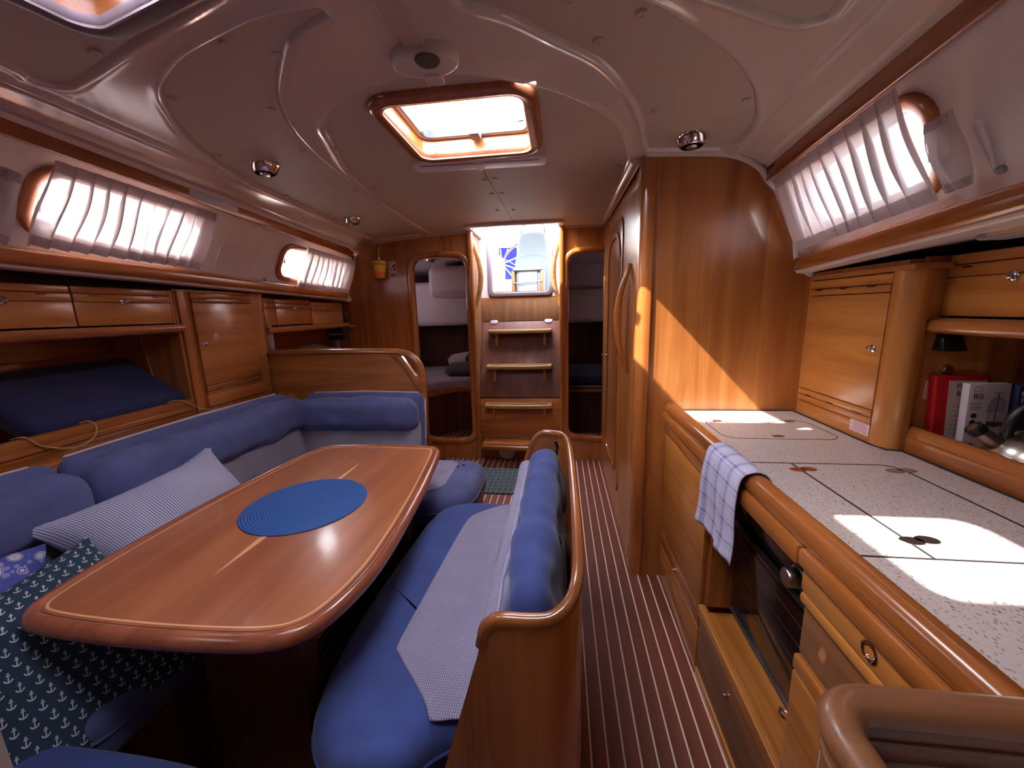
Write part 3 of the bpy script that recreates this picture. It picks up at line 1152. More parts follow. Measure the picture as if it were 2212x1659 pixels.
# ---- aft bulkhead with two doorways and the companionway recess
DL = (-1.235, -.770, .195, 1.725)     # left doorway opening
DR = (.062, .60, .235, 1.715)         # right doorway opening
CX0, CX1 = -.715, .005                # recess
wall_aft = struct('wall_aft', (XC, Y_AFT, 0))
def arch(x0, x1, z0, z1, r, rise=.03, sag=.02, n=6):
    """doorway outline with a cambered head and a dished sill"""
    o = []
    pl = rrect(x0, x1, z0, z1, r, n)
    w = (x1 - x0) / 2; cx = (x0 + x1) / 2
    out = []
    for i, (x, z) in enumerate(pl):
        out.append((x, z))
    # insert points along head and sill
    res = []
    N = len(out)
    for i in range(N):
        a, b = out[i], out[(i + 1) % N]
        res.append(a)
        if abs(b[0] - a[0]) > .15:
            for k in range(1, 10):
                t = k / 10; res.append((a[0] + (b[0] - a[0]) * t, a[1] + (b[1] - a[1]) * t))
    fin = []
    for (x, z) in res:
        u = max(0, 1 - ((x - cx) / w) ** 2)
        if z > (z0 + z1) / 2: z += rise * (u - 0) - rise * .0 if z > z1 - r * 1.2 else 0
        else: z -= sag * u if z < z0 + r * 1.2 else 0
        fin.append((x, z))
    return fin
OL = arch(*DL, .065)
OR = arch(*DR, .065)
top = []
for x in np.linspace(-1.98, CX0, 24):
    d = XC - x
    top.append((x, 2.0))
poly = [(-2.3, -.02), (CX0, -.02), (CX0, 2.0), (-2.3, 2.0)]
def wall_plate(name, poly, holes, y0, y1, mat, parent):
    v2, fs = fill_poly(poly, holes, .25)
    n = len(v2)
    vv = [(p[0], y0, p[1]) for p in v2] + [(p[0], y1, p[1]) for p in v2]
    ff = list(fs) + [tuple(i + n for i in f[::-1]) for f in fs]
    from collections import Counter
    cnt = Counter()
    for f in fs:
        for i in range(len(f)): cnt[frozenset((f[i], f[(i + 1) % len(f)]))] += 1
    for e, k in cnt.items():
        if k == 1:
            a, b = tuple(e); ff.append((a, b, b + n, a + n))
    return MB().add(vv, ff).build(name, mat, parent, ang=30)
wall_plate('bulkhead_port', poly, [OL], Y_AFT, Y_AFT + .025, M_WZ, wall_aft)
wall_plate('bulkhead_starboard', [(CX1, -.02), (1.6, -.02), (1.6, 2.0), (CX1, 2.0)], [OR], Y_AFT, Y_AFT + .025, M_WZ, wall_aft)
# pale cove strip where bulkhead meets headliner
for (xa, xb) in ((-1.56, -.735), (.03, .335)):
    xs = np.linspace(xa, xb, 14)
    MB().sweep([(x, Y_AFT - .006, zc(x, Y_AFT) - .004 - (.0 if x > -1.3 else (1.3 + x) ** 2 * .0)) for x in xs], [(-.008, -.012), (.008, -.012), (.008, .014), (-.008, .014)]).build('cove_strip', M_CREAM, wall_aft, bevel=.003)
# rounded posts at either side of the recess
for (x, nm) in ((CX0 - .012, 'post'), (CX1 + .008, 'post')):
    MB().prism(rrect(x - .020, x + .024, Y_AFT - .030, Y_AFT + .03, .018), 'Z', 0, 1.955).build(nm, M_TZ, wall_aft, ang=50)


def door_frame(name, ol, mat, w=.042, d=.022, inside=False):
    root = struct(name, (sum(p[0] for p in ol) / len(ol), Y_AFT, 0))
    c = inset(ol, -.018)
    path = [(x, Y_AFT - .004, z) for x, z in c]
    prof = [(-.024, -.012), (-.024, .010), (-.016, .018), (.016, .018), (.024, .010), (.024, -.012)]
    MB().sweep(path, prof, up=(0, -1, 0), cyclic=True).build('door_moulding', mat, root, ang=50)
    # dark rubber rebate inside
    n = len(ol)
    MB().ring([(x, z) for x, z in inset(ol, -.004)], [(x, z) for x, z in inset(ol, .006)], 'Y', Y_AFT + .002, Y_AFT + .045).build('door_rebate', M_TZ, root)
    return root
door_1 = door_frame('door_1', OL, M_TZ)
door_2 = door_frame('door_2', OR, M_TZ)
for rt, x, z in ((door_1, -.776, 1.45), (door_2, .068, 1.50)):
    MB().lathe([(.006, 0), (.008, .012), (.006, .020), (0, .022)], (x, Y_AFT - .01, z), (0, -1, 0), 12).build('latch_striker', M_CHROME, rt)
# ---- companionway recess: side cheeks, white sliding-hatch frame
wall_companionway = struct('wall_companionway', (XC, 3.4, 0))
YB = 3.56
for x, sg in ((CX0, -1), (CX1, 1)):
    MB().box(min(x, x + sg * .02), max(x, x + sg * .02), Y_AFT + .02, YB + .06, 0, 2.06).build('cheek_panel', M_STEPP, wall_companionway, smooth=False)
# riser board below the hatch frame
MB().box(CX0, CX1, YB + .0, YB + .03, 1.25, 1.47).build('sill_board', M_WX, wall_companionway, smooth=False)
_o1 = [(x, z) for x, z in rrect(-.652, -.062, 1.428, 2.16, (.05, .05, .02, .02))]
_i1 = [(x, z) for x, z in rrect(-.612, -.098, 1.462, 2.14, (.04, .04, .02, .02))]
MB().ring(_o1, _i1, 'Y', YB - .015, YB + .05).build('hatch_frame', M_ALU, wall_companionway, bevel=.004)
MB().box(-.72, -.645, YB - .002, YB + .04, 1.42, 2.16).build('frame_cheek', M_WHITE, wall_companionway, smooth=False)
MB().box(-.07, .01, YB - .002, YB + .04, 1.42, 2.16).build('frame_cheek', M_WHITE, wall_companionway, smooth=False)
# white coaming of the sliding hatch, above the recess
for x0, x1 in ((-.73, -.69), (-.012, .03)):
    MB().box(x0, x1, OPY - .02, YB + .2, 1.935, 2.16).build('coaming_side', M_WHITE, wall_companionway, smooth=False)
MB().box(-.73, .03, OPY - .05, OPY - .015, 1.925, 2.02).build('coaming_front', M_WHITE, wall_companionway, smooth=False)
# pale inner guide of the washboards on the left
MB().box(-.612, -.588, YB + .04, YB + .30, 1.46, 2.10).build('washboard_guide', M_WHITE, wall_companionway, smooth=False)

# ---- head compartment: side wall with door, rounded corner post, front panel
YP = 1.755
wall_head_side = struct('wall_head_side', (.345, 2.5, 0))
MB().box(.345, .37, YP + .05, Y_AFT, 0, 1.96).build('side_panel', M_WZ, wall_head_side, smooth=False)
# corner post
_cp = [(.336, YP + .075)] + [(.336 + .042 * (1 - math.cos(a)), YP + .042 * (1 - math.sin(a)) - .008) for a in np.linspace(0, math.pi / 2, 9)] + [(.386, YP - .008), (.386, YP + .075)]
MB().prism(_cp, 'Z', 0, 1.935).build('corner_post', M_TZ, wall_head_side, ang=60)
wall_head_front = struct('wall_head_front', (.7, YP, 0))
_hp = [(.388, 0), (1.56, 0), (1.56, 1.42), (1.06, 1.42)]
_lo, _up = lowR(YP), upR(YP)
_hp += spline([(1.03, 1.425), (.985, 1.46), (_lo.x - .005, _lo.z + .03), (.925, 1.62), (.87, 1.73), (_up.x + .01, 1.80), (.79, 1.835), (.70, 1.895), (.60, 1.925)], 4) + [(.388, 1.935)]
MB().prism(_hp, 'Y', YP, YP + .025).build('front_panel', M_WZ, wall_head_front)
# rolled white edge of the liner against the panel
_ed = spline([(1.04, YP - .008, 1.400), (.985, YP - .008, 1.425), (_lo.x - .012, YP - .008, _lo.z + .0), (.925, YP - .008, 1.60), (.868, YP - .008, 1.715), (_up.x - .0, YP - .008, 1.775), (.775, YP - .008, 1.825), (.70, YP - .008, 1.868), (.60, YP - .008, 1.888), (.345, YP - .008, 1.905)], 6)
MB().tube(_ed, .012, 8).build('liner_edge', M_GEL, wall_head_front)
# white handrail-like moulding along the top of the side wall
MB().tube([(.318, 1.80, 1.905), (.318, 2.2, 1.91), (.32, 2.7, 1.915), (.322, 2.93, 1.918)], .026, 12, scale=[1, 1, 1, .9]).build('cove_moulding', M_GEL, wall_head_side)

# head door in the side wall
door_3 = struct('door_3', (.34, 2.5, 0))
_do = [(y, z) for y, z in rrect(2.26, 3.02, .17, 1.80, (.07, .02, .02, .10))]
MB().prism(_do, 'X', .337, .345).build('door_leaf', M_WZ, door_3, bevel=.002)
_dm = rrect(2.30, 2.78, .30, 1.72, (.08, .08, .16, .16), 6)
MB().sweep([(.337, y, z) for y, z in _dm], [(-.016, -.003), (-.012, .010), (.012, .010), (.016, -.003)], up=(-1, 0, 0), cyclic=True).build('panel_moulding', M_TZ, door_3, ang=50)
MB().prism(inset(_dm, .016), 'X', .3345, .3375).build('door_panel', M_WZ, door_3)
_h = MB().lathe([(.024, 0), (.024, .004), (.018, .008), (.010, .012), (.009, .040), (0, .041)], (.337, 2.86, .965), (-1, 0, 0), 16)
_h.tube([(.300, 2.86, .965), (.300, 2.82, .962), (.300, 2.75, .955)], .008, 10)
_h.build('door_handle', M_CHROME, door_3)

# ================================================================== companionway ladder
def ladder_y(z):
    return 3.24 + (3.30 - 3.24) * z / .55 if z < .55 else (3.30 + (3.55 - 3.30) * (z - .55) / .65 if z < 1.2 else 3.55 + (z - 1.2) * .05)
lad = thing('companionway_ladder', 'wooden companionway ladder with four treads on a sloping engine cover', 'ladder', (XC, 3.24, 0))
def lad_panel(name, z0, z1, mat, off=0):
    y0, y1 = ladder_y(z0), ladder_y(z1)
    MB().hexa([(CX0 + .004, y0 - off, z0), (CX1 - .004, y0 - off, z0), (CX1 - .004, y0 + .02, z0), (CX0 + .004, y0 + .02, z0),
               (CX0 + .004, y1 - off, z1), (CX1 - .004, y1 - off, z1), (CX1 - .004, y1 + .02, z1), (CX0 + .004, y1 + .02, z1)]).build(name, mat, lad, bevel=.002)
MB().hexa([(CX0 + .002, 3.262, -.01), (CX1 - .002, 3.262, -.01), (CX1 - .002, 3.64, -.01), (CX0 + .002, 3.64, -.01), (CX0 + .002, 3.325, .55), (CX1 - .002, 3.325, .55), (CX1 - .002, 3.64, .55), (CX0 + .002, 3.64, .55)]).hexa([(CX0 + .002, 3.325, .55), (CX1 - .002, 3.325, .55), (CX1 - .002, 3.66, .55), (CX0 + .002, 3.66, .55), (CX0 + .002, 3.592, 1.28), (CX1 - .002, 3.592, 1.28), (CX1 - .002, 3.66, 1.28), (CX0 + .002, 3.66, 1.28)]).build('backing_box', M_DARK, lad, smooth=False)  # unseen dark backing added to stop daylight through the panel gaps
lad_panel('top_panel', 1.206, 1.43, M_STEPP)
lad_panel('engine_cover', .545, 1.20, M_LADDER)
lad_panel('lower_panel', 0.0, .535, M_WX)
for k, (z, yf, mat) in enumerate(((1.135, 3.395, M_STEP), (.830, 3.285, M_STEP), (.500, 3.195, M_STEP), (.185, 3.035, M_TX))):
    yb = ladder_y(z) + .004
    x0, x1 = -.645 - .008 * k, -.072
    pl = [(x1, yb), (x0, yb), (x0, yf + .05)] + spline([(x0 + .004, yf + .03), (x0 + .03, yf + .008), (XC, yf - .012), (x1 - .03, yf + .008), (x1 - .004, yf + .03)], 5)
    tr = rounded_slab(MB(), pl, z - .036, z, .010, n=3).build('tread', mat, lad, ang=50)
    for g in (.020, .034):
        pth = [(x0 + .04, yf + g + .012, z + .0006), (XC, yf + g - .010, z + .0006), (x1 - .04, yf + g + .012, z + .0006)]
        MB().sweep(spline(pth, 6), [(-.0028, -.001), (.0028, -.001), (.0028, .001), (-.0028, .001)]).build('grip_strip', M_SEAM, tr)
    if k < 3:
        for x in (x0 + .075, x1 - .065):
            zb = z - .155
            MB().prism([(yf + .035, z - .027), (ladder_y(z) + .01, z - .027), (ladder_y(zb) + .004, zb), (ladder_y(zb) - .014, zb + .01), (yf + .045, z - .085)], 'X', x - .011, x + .011).build('bracket', M_STEP if k < 2 else M_TZ, lad, bevel=.003)
for x in (-.605, -.105):
    z = 1.202; y = ladder_y(z) - .001
    q = MB().lathe([(.038, 0), (.036, .004), (.02, .005), (0, .005)], (0, 0, 0), (0, -1, .25), 18)
    for p in q.v: p.x = p.x; p.z = p.z * .55
    for p in q.v: p += Vector((x, y, z))
    q.build('hinge_plate', M_ALU, lad)
MB().lathe([(.009, 0), (.009, .002), (0, .002)], (-.34, ladder_y(.70) - .001, .70), (0, -1, .38), 12).build('finger_hole', M_BLACK, lad)
# white cover at the foot
cov = MB().lathe([(.075, 0), (.075, .02), (.068, .028), (.02, .030), (0, .030)], (-.475, 3.235, .075), (0, -1, 0), 24).build('vent_cover', M_WHITE)
tag(cov, 'round white cover under the bottom tread of the companionway ladder', 'cover')

# grab handles on the cheeks
for sg, x, lab in ((1, CX0 + .004, 'crescent wooden grab handle on the left cheek of the companionway'), (-1, CX1 - .004, 'crescent wooden grab handle on the right cheek of the companionway')):
    pts_ = spline([(x, 3.262, 1.33), (x + sg * .020, 3.268, 1.40), (x + sg * .046, 3.274, 1.50), (x + sg * .055, 3.276, 1.60), (x + sg * .046, 3.274, 1.70), (x + sg * .020, 3.268, 1.79), (x, 3.262, 1.86)], 5)
    n = len(pts_)
    sc = [.55 + .45 * math.sin(math.pi * i / (n - 1)) for i in range(n)]
    o = MB().sweep(pts_, [(-.014, -.010), (-.010, -.014), (.010, -.014), (.014, -.010), (.014, .010), (.010, .014), (-.010, .014), (-.014, .010)], up=(sg, 0, 0), scale=[q * 1.45 for q in sc]).build('grab_handle', M_STEP, ang=50)
    tag(o, lab, 'handle')
# long grab handle on the head wall
pts_ = spline([(.340, 2.015, 1.51), (.325, 2.012, 1.46), (.294, 2.010, 1.36), (.281, 2.010, 1.24), (.294, 2.010, 1.12), (.325, 2.012, 1.02), (.340, 2.015, .97)], 6)
n = len(pts_)
o = MB().sweep(pts_, [(-.017, -.010), (-.012, -.015), (.012, -.015), (.017, -.010), (.017, .010), (.012, .015), (-.012, .015), (-.017, .010)], up=(-1, 0, 0), scale=[.5 + .5 * math.sin(math.pi * i / (n - 1)) for i in range(n)]).build('grab_handle', M_TZ, ang=50)
tag(o, 'long curved wooden grab handle beside the door of the head compartment', 'handle')

# ================================================================== aft cabins seen through the doorways
wall_cabin_port = struct('wall_cabin_port', (-1.5, 4.2, 0))
_c = wall_cabin_port
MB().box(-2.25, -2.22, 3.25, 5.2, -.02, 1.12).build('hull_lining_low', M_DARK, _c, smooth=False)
MB().box(-2.25, -2.22, 3.25, 3.5, 1.12, 1.95).box(-2.25, -2.22, 4.1, 5.2, 1.12, 1.95).box(-2.25, -2.22, 3.5, 4.1, 1.12, 1.30).box(-2.25, -2.22, 3.5, 4.1, 1.56, 1.95).build('hull_lining', M_LINER2, _c, smooth=False)
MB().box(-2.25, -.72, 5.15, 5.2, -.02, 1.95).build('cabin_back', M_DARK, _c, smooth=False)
# sloping deckhead
MB().hexa([(-2.25, 3.25, 1.92), (-.72, 3.25, 1.92), (-.72, 5.2, 1.78), (-2.25, 5.2, 1.78), (-2.25, 3.25, 1.96), (-.72, 3.25, 1.96), (-.72, 5.2, 1.84), (-2.25, 5.2, 1.84)]).build('deckhead', M_LINER2, _c, smooth=False)
# moulded cockpit seat hanging into the cabin
rounded_slab(MB(), [(y, z) for y, z in rrect(4.55, 5.15, 1.14, 1.66, .06)], -2.22, -.74, .02, 'X').build('cockpit_moulding', M_LINER2, _c, ang=50)
rounded_slab(MB(), [(y, z) for y, z in rrect(4.15, 5.15, 1.46, 1.80, .10)], -1.42, -.74, .05, 'X').build('seat_moulding', M_LINER2, _c, ang=50)
MB().box(-.742, -.717, 3.25, 5.2, -.02, 1.95).build('engine_box_side', M_WY, _c, smooth=False)
MB().box(-2.24, -2.23, 3.49, 4.31, 1.19, 1.67).build('added_port_blind', M_BLIND, _c, smooth=False)  # hidden hull port with blind, added to light the left cabin
wall_cabin_starboard = struct('wall_cabin_starboard', (.8, 4.2, 0))
_c = wall_cabin_starboard
MB().box(1.5, 1.55, 3.25, 5.2, -.02, 1.2).box(1.5, 1.55, 3.25, 3.80, 1.2, 1.95).box(1.5, 1.55, 4.25, 5.2, 1.2, 1.95).box(1.5, 1.55, 3.80, 4.25, 1.42, 1.95).build('hull_lining', M_LINER2, _c, smooth=False)
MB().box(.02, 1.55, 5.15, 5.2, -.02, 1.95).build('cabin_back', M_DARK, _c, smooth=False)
MB().hexa([(.0, 3.25, 1.92), (1.55, 3.25, 1.92), (1.55, 5.2, 1.78), (.0, 5.2, 1.78), (.0, 3.25, 1.96), (1.55, 3.25, 1.96), (1.55, 5.2, 1.84), (.0, 5.2, 1.84)]).build('deckhead', M_LINER2, _c, smooth=False)
rounded_slab(MB(), [(y, z) for y, z in rrect(4.55, 5.15, 1.14, 1.52, .06)], .04, 1.5, .02, 'X').build('cockpit_moulding', M_LINER2, _c, ang=50)
rounded_slab(MB(), [(y, z) for y, z in rrect(4.75, 5.15, 1.50, 1.85, .06)], .04, 1.5, .02, 'X').build('seat_moulding', M_LINER2, _c, ang=50)
MB().box(1.52, 1.53, 3.79, 4.26, 1.19, 1.51).build('added_port_blind', M_BLIND, _c, smooth=False)  # hidden hull port with blind, added to light the right cabin
MB().box(.005, .028, 3.25, 5.2, -.02, 1.95).build('engine_box_side', M_WY, _c, smooth=False)


def berth(label, poly, zt, group=None):
    t_ = thing('cabin_berth', label, 'berth', (sum(p[0] for p in poly) / len(poly), 4.3, 0))
    MB().prism(poly, 'Z', 0, zt - .10).build('berth_front', M_DARK, t_, smooth=False)
    return t_
_bp = [(-1.13, 4.02), (-.745, 4.02), (-.745, 5.1), (-2.2, 5.1), (-2.2, 3.45), (-1.55, 3.45), (-1.50, 3.50)]
b1 = berth('wooden aft cabin berth with angled rail behind the left doorway', _bp, .56)
MB().sweep([(-1.60, 3.50, .475), (-1.50, 3.52, .475), (-1.13, 4.00, .475), (-1.05, 4.00, .475), (-.75, 4.00, .475)], [(-.025, -.028), (.015, -.028), (.022, .0), (.015, .024), (-.025, .028)]).build('berth_rail', M_TX, b1, ang=50)
_mp = [(-1.11, 4.06), (-.76, 4.06), (-.76, 5.05), (-2.15, 5.05), (-2.15, 3.5), (-1.6, 3.5)]
o = rounded_slab(MB(), _mp, .462, .585, .03).build('berth_mattress', M_SHEET, ang=60)
tag(o, 'berth mattress under a pale sheet in the left aft cabin', 'mattress')
mb = MB(); cushion(mb, (.62, .42, .13), .06, .02, .012, 6, 3, .035, place((-.99, 4.36, .648), 0, 2, 6))
tag(mb.build('duvet', M_CHAR, ang=80), 'folded charcoal duvet lying on the left aft berth', 'duvet')
mb = MB(); cushion(mb, (.36, .26, .09), .04, .02, .01, 7, 5, .03, place((-1.14, 4.50, .745), 6, -6, 16))
tag(mb.build('pillow', M_PILLOWW, ang=80), 'small pale pillow on the charcoal duvet in the left aft cabin', 'pillow')
mb = MB(); cushion(mb, (.34, .13, .13), .06, .005, .006, 8, 7, .025, place((-.93, 4.40, .765), 0, -4, 8))
tag(mb.build('rolled_blanket', M_CHAR, ang=80), 'dark rolled blanket lying on the duvet in the left aft cabin', 'blanket')
_bp2 = [(.03, 4.02), (1.5, 4.02), (1.5, 5.1), (.03, 5.1)]
b2 = berth('dark wooden berth with level rail behind the right doorway', _bp2, .56)
MB().box(.03, 1.5, 3.985, 4.025, .44, .475).box(.03, 1.5, 3.985, 4.025, .485, .51).build('berth_rail', M_TX, b2, bevel=.005)
o = rounded_slab(MB(), [(.04, 4.04), (1.48, 4.04), (1.48, 5.08), (.04, 5.08)], .462, .60, .04).build('berth_mattress', M_NAVY, ang=60)
tag(o, 'dark berth mattress in the unlit right aft cabin', 'mattress')


def downlight(name, p, axis, r, label, tilt=None):
    t_ = thing(name, label, 'light', p, 'chrome ceiling spotlights')
    MB().lathe([(r * 1.08, .002), (r * 1.08, -.004), (r * .98, -.012), (r * .82, -.030), (r * .70, -.034)], p, axis, 28).build('housing', M_CHROME, t_)
    MB().lathe([(r * .70, -.034), (r * .55, -.032), (r * .50, -.026), (r * .30, -.040), (0, -.042)], p, axis, 24).build('lens', M_STEEL, t_)
    return t_
downlight('spotlight', (-1.17, 1.54, zc(-1.17, 1.54) + .006), (0, 0, 1), .052, 'chrome spotlight on the left ceiling panel, the nearer of two')
downlight('spotlight', (-1.315, 2.46, zc(-1.315, 2.46) + .006), (0, 0, 1), .052, 'chrome spotlight on the left ceiling panel, the farther of two')
downlight('spotlight', (.475, 1.60, zc(.475, 1.6) + .006), (0, 0, 1), .052, 'chrome spotlight on the right ceiling panel above the wooden wall')
downlight('spotlight', (-1.36, 4.10, 1.86), (0, .07, 1), .045, 'chrome spotlight on the white deckhead of the left aft cabin')

# ================================================================== cockpit outside the companionway
t_ = thing('steering_wheel', 'large steering wheel behind the helm pedestal seen through the companionway', 'wheel', (-.42, 6.0, 1.83))
_wc = Vector((-.42, 6.0, 1.83))
MB().tube([_wc + Vector((.486 * math.cos(a), 0, .486 * math.sin(a))) for a in np.linspace(0, 2 * math.pi, 49)[:-1]], .016, 8, cyclic=True).build('rim', M_BROWN, t_)
for k in range(6):
    a = math.pi / 6 + k * math.pi / 3
    MB().tube([_wc, _wc + Vector((.48 * math.cos(a), 0, .48 * math.sin(a)))], .007, 8).build('spoke', M_STEEL, t_)
MB().lathe([(.05, -.03), (.05, .03), (0, .035)], _wc, (0, 1, 0), 16).build('hub', M_STEEL, t_)
M_DECK = plain('white_deck_gelcoat', '93ABB4', .4)
t_ = thing('cockpit_table', 'white folded cockpit table with wooden leaves outside the companionway', 'table', (-.36, 4.6, .9))
rounded_slab(MB(), [(x, y) for x, y in rrect(-.53, -.19, 4.42, 4.78, .03)], 1.735, 1.775, .008).build('table_top', M_DECK, t_, ang=50)
MB().box(-.47, -.25, 4.46, 4.74, .9, 1.735).build('table_body', M_DECK, t_, bevel=.01)
for x in (-.525, -.20): MB().box(x - .018, x + .018, 4.44, 4.76, 1.30, 1.735).build('table_leaf', M_STEP, t_, bevel=.004)
MB().tube([(-.52, 4.43, 1.60), (-.2, 4.43, 1.615)], .006, 8).build('lash_bar', M_STEEL, t_)
t_ = thing('helm_pedestal', 'tall white moulded helm pedestal with a steel guard rail in the cockpit', 'pedestal', (-.37, 5.6, .9))
_o = spline([(-.66, .9), (-.64, 1.5), (-.62, 1.90), (-.585, 2.10), (-.56, 2.26), (-.50, 2.335), (-.37, 2.35), (-.24, 2.335), (-.185, 2.26), (-.16, 2.10), (-.14, 1.9), (-.12, 1.5), (-.10, .9)], 4)
rounded_slab(MB(), [(x, z) for x, z in _o], 5.5, 5.85, .04, 'Y').build('pedestal_shell', M_DECK, t_, ang=60)
MB().sweep(spline([(-.60, 5.49, 1.99), (-.45, 5.49, 2.04), (-.30, 5.49, 2.04), (-.16, 5.49, 1.99)], 6), [(-.008, -.006), (.008, -.006), (.008, .006), (-.008, .006)]).build('shell_crease', M_DECK, t_)
MB().tube(spline([(-.53, 5.6, 2.33), (-.52, 5.6, 2.42), (-.46, 5.6, 2.46), (-.27, 5.6, 2.46), (-.22, 5.6, 2.42), (-.21, 5.6, 2.33)], 5), .012, 8).build('guard_rail', M_STEEL, t_)
t_ = thing('blue_canvas', 'blue cloth with white crossing stripes hung beyond the steering wheel', 'cloth', (-.8, 6.2, 1.75))
MB().box(-1.02, -.66, 6.2, 6.215, 1.78, 2.26).build('cloth', plain('ensign_blue', '2438A8', .7), t_)
_cc = Vector((-.90, 6.193, 2.02))
for a in (20, 65, 95, 130, 160, 205, 250, 275, 310, 340):
    ca, sa = math.cos(math.radians(a)), math.sin(math.radians(a))
    L = min(.24 / max(abs(ca), .01) if ca > 0 else .11 / max(abs(ca), .01), .22 / max(abs(sa), .01))
    e = _cc + Vector((ca * L, 0, sa * L))
    s1 = Vector((-sa, 0, ca)) * .010
    MB().hexa([_cc - s1, e - s1, e - s1 + Vector((0, .006, 0)), _cc - s1 + Vector((0, .006, 0)), _cc + s1, e + s1, e + s1 + Vector((0, .006, 0)), _cc + s1 + Vector((0, .006, 0))]).build('stripe', M_WHITE, t_)
t_ = thing('cockpit_shade_cover', 'added unseen canvas cover that shades the cockpit', 'light blocker', (-.35, 5.6, 3.0))  # added cover, out of view, keeps daylight off the helm pedestal
MB().prism(spline([(-1.9, 2.78), (-1.2, 2.95), (-.35, 3.02), (.5, 2.95), (1.2, 2.78)], 6) + spline([(1.2, 2.76), (.5, 2.93), (-.35, 3.0), (-1.2, 2.93), (-1.9, 2.76)], 6), 'Y', 3.9, 7.3).build('shade_canvas', plain('shade_canvas_white', 'B8B4B8', .8), t_)
for x in (-1.9, 1.2): MB().box(x - .005, x + .005, 3.9, 7.3, 1.9, 2.78).build('shade_side', plain('shade_canvas_grey', '9A96A0', .8), t_)
MB().prism([(-1.9, 2.2), (1.2, 2.2), (1.2, 2.77), (.5, 2.94), (-.35, 3.01), (-1.2, 2.94), (-1.9, 2.77)], 'Y', 3.9, 3.91).build('shade_front', plain('shade_canvas_front', '9A96A0', .8), t_)  # added unseen sheet blocking sky light from forward
for y in (4.5, 7.2):
    for x in (-1.88, 1.18): MB().tube([(x, y, 2.02), (x, y, 2.77)], .012, 8).build('shade_leg', M_STEEL, t_)
t_ = thing('cockpit_well', 'white gelcoat cockpit well and seats outside the companionway', 'cockpit', (-.35, 5, .8))
MB().box(-.70, 0, 3.70, 7.0, .78, .82).build('cockpit_sole', M_DECK, t_, smooth=False)
MB().box(-1.95, -1.5, 3.62, 7.0, 1.97, 2.03).build('coaming', M_DECK, t_, bevel=.02)
MB().box(.8, 1.25, 3.62, 7.0, 1.97, 2.03).build('coaming', M_DECK, t_, bevel=.02)
MB().box(-1.9, 1.2, 7.0, 7.1, .8, 1.5).build('transom', M_DECK, t_, smooth=False)
o = MB().box(-1.05, -.55, 6.5, 6.9, 1.52, 1.62).build('seat_cushion', M_BLUE2, bevel=.02)
tag(o, 'blue seat cushion at the stern beyond the steering wheel', 'cushion')

# ================================================================== port side joinery
XL = -1.76
def locker(name, label, y0, y1, z0, z1, xf, depth, sg, mat, strips=.045, knob=None, slots=(.18, .82), group=None, knobz=None, side_gap=.0):
    """wall locker with plain head strip, slotted vent strip, flap door and chrome knob; sg=+1 when it faces +X"""
    t_ = thing(name, label, 'locker', ((xf - sg * depth / 2), (y0 + y1) / 2, z0), group)
    xb = xf - sg * depth
    X = lambda a, b: (min(a, b), max(a, b))
    a, b = X(xb, xf - sg * .010)
    MB().box(a, b, y0, y1, z0, z1).build('carcass', mat, t_, smooth=False)
    g = .0015
    zt = z1 - strips * .58
    a, b = X(xf - sg * .010, xf + sg * .000)
    MB().box(a, b, y0 + g, y1 - g, zt + g, z1 - g).build('head_strip', mat, t_, bevel=.0015)
    a, b = X(xf - sg * .010, xf + sg * .004)
    vs_ = MB().box(a, b, y0 + g, y1 - g, z1 - strips - .012, zt - g).build('vent_strip', mat, t_, bevel=.003)
    a, b = X(xf + sg * .001, xf + sg * .0048)
    for f in slots:
        yc = y0 + (y1 - y0) * f
        MB().box(a, b, yc - .013, yc + .013, zt - .0095, zt - .0055).build('vent_slot', M_BLACK, vs_, smooth=False)
    a, b = X(xf - sg * .010, xf + sg * .002)
    d = MB().box(a, b, y0 + g, y1 - g, z0 + g, z1 - strips - .0135).build('door', mat, t_, bevel=.0015)
    if knob is not None:
        kz = knobz if knobz is not None else (z0 + z1 - strips) / 2
        MB().lathe([(.0125, 0), (.0125, .003), (.010, .005), (.0065, .006), (.006, .012), (.008, .016), (.005, .019), (0, .0195)], (xf + sg * .002, y0 + (y1 - y0) * knob, kz), (sg, 0, 0), 16).build('knob', M_CHROME, d)
    return t_
GP = 'overhead lockers along the left side'
locker('overhead_locker', 'overhead locker above the navy cushion shelf, right of two', 1.226, 1.585, 1.285, 1.432, XL, .3, 1, M_WY, knob=.46, knobz=1.378, group=GP)
locker('overhead_locker', 'overhead locker at the left edge above the navy cushion shelf', .80, 1.223, 1.285, 1.432, XL, .3, 1, M_WY, knob=.57, knobz=1.376, slots=(.22, .80), group=GP)
locker('overhead_locker', 'overhead locker farthest forward on the left side', .35, .797, 1.285, 1.432, XL, .3, 1, M_WY, knob=.5, knobz=1.376, group=GP)
o = MB().box(XL - .01, XL - .002, 1.588, 1.602, 1.285, 1.432).build('locker_filler', M_WZ); tag(o, 'narrow wooden filler between overhead locker and round post', 'filler strip')
# rounded shelf edge below the lockers
rounded = [(-.016, -.018), (.010, -.020), (.022, -.010), (.024, .006), (.014, .018), (-.016, .018)]
trim_5 = struct('trim_5', (XL, 1, 1.26))
MB().sweep([(XL + .018, y, 1.262) for y in (.3, .8, 1.3, 1.597)], rounded).build('shelf_edge', M_TY, trim_5, ang=50)
MB().box(-2.2, XL + .01, .3, 1.60, 1.245, 1.262).build('shelf_board', M_WY, trim_5, smooth=False)
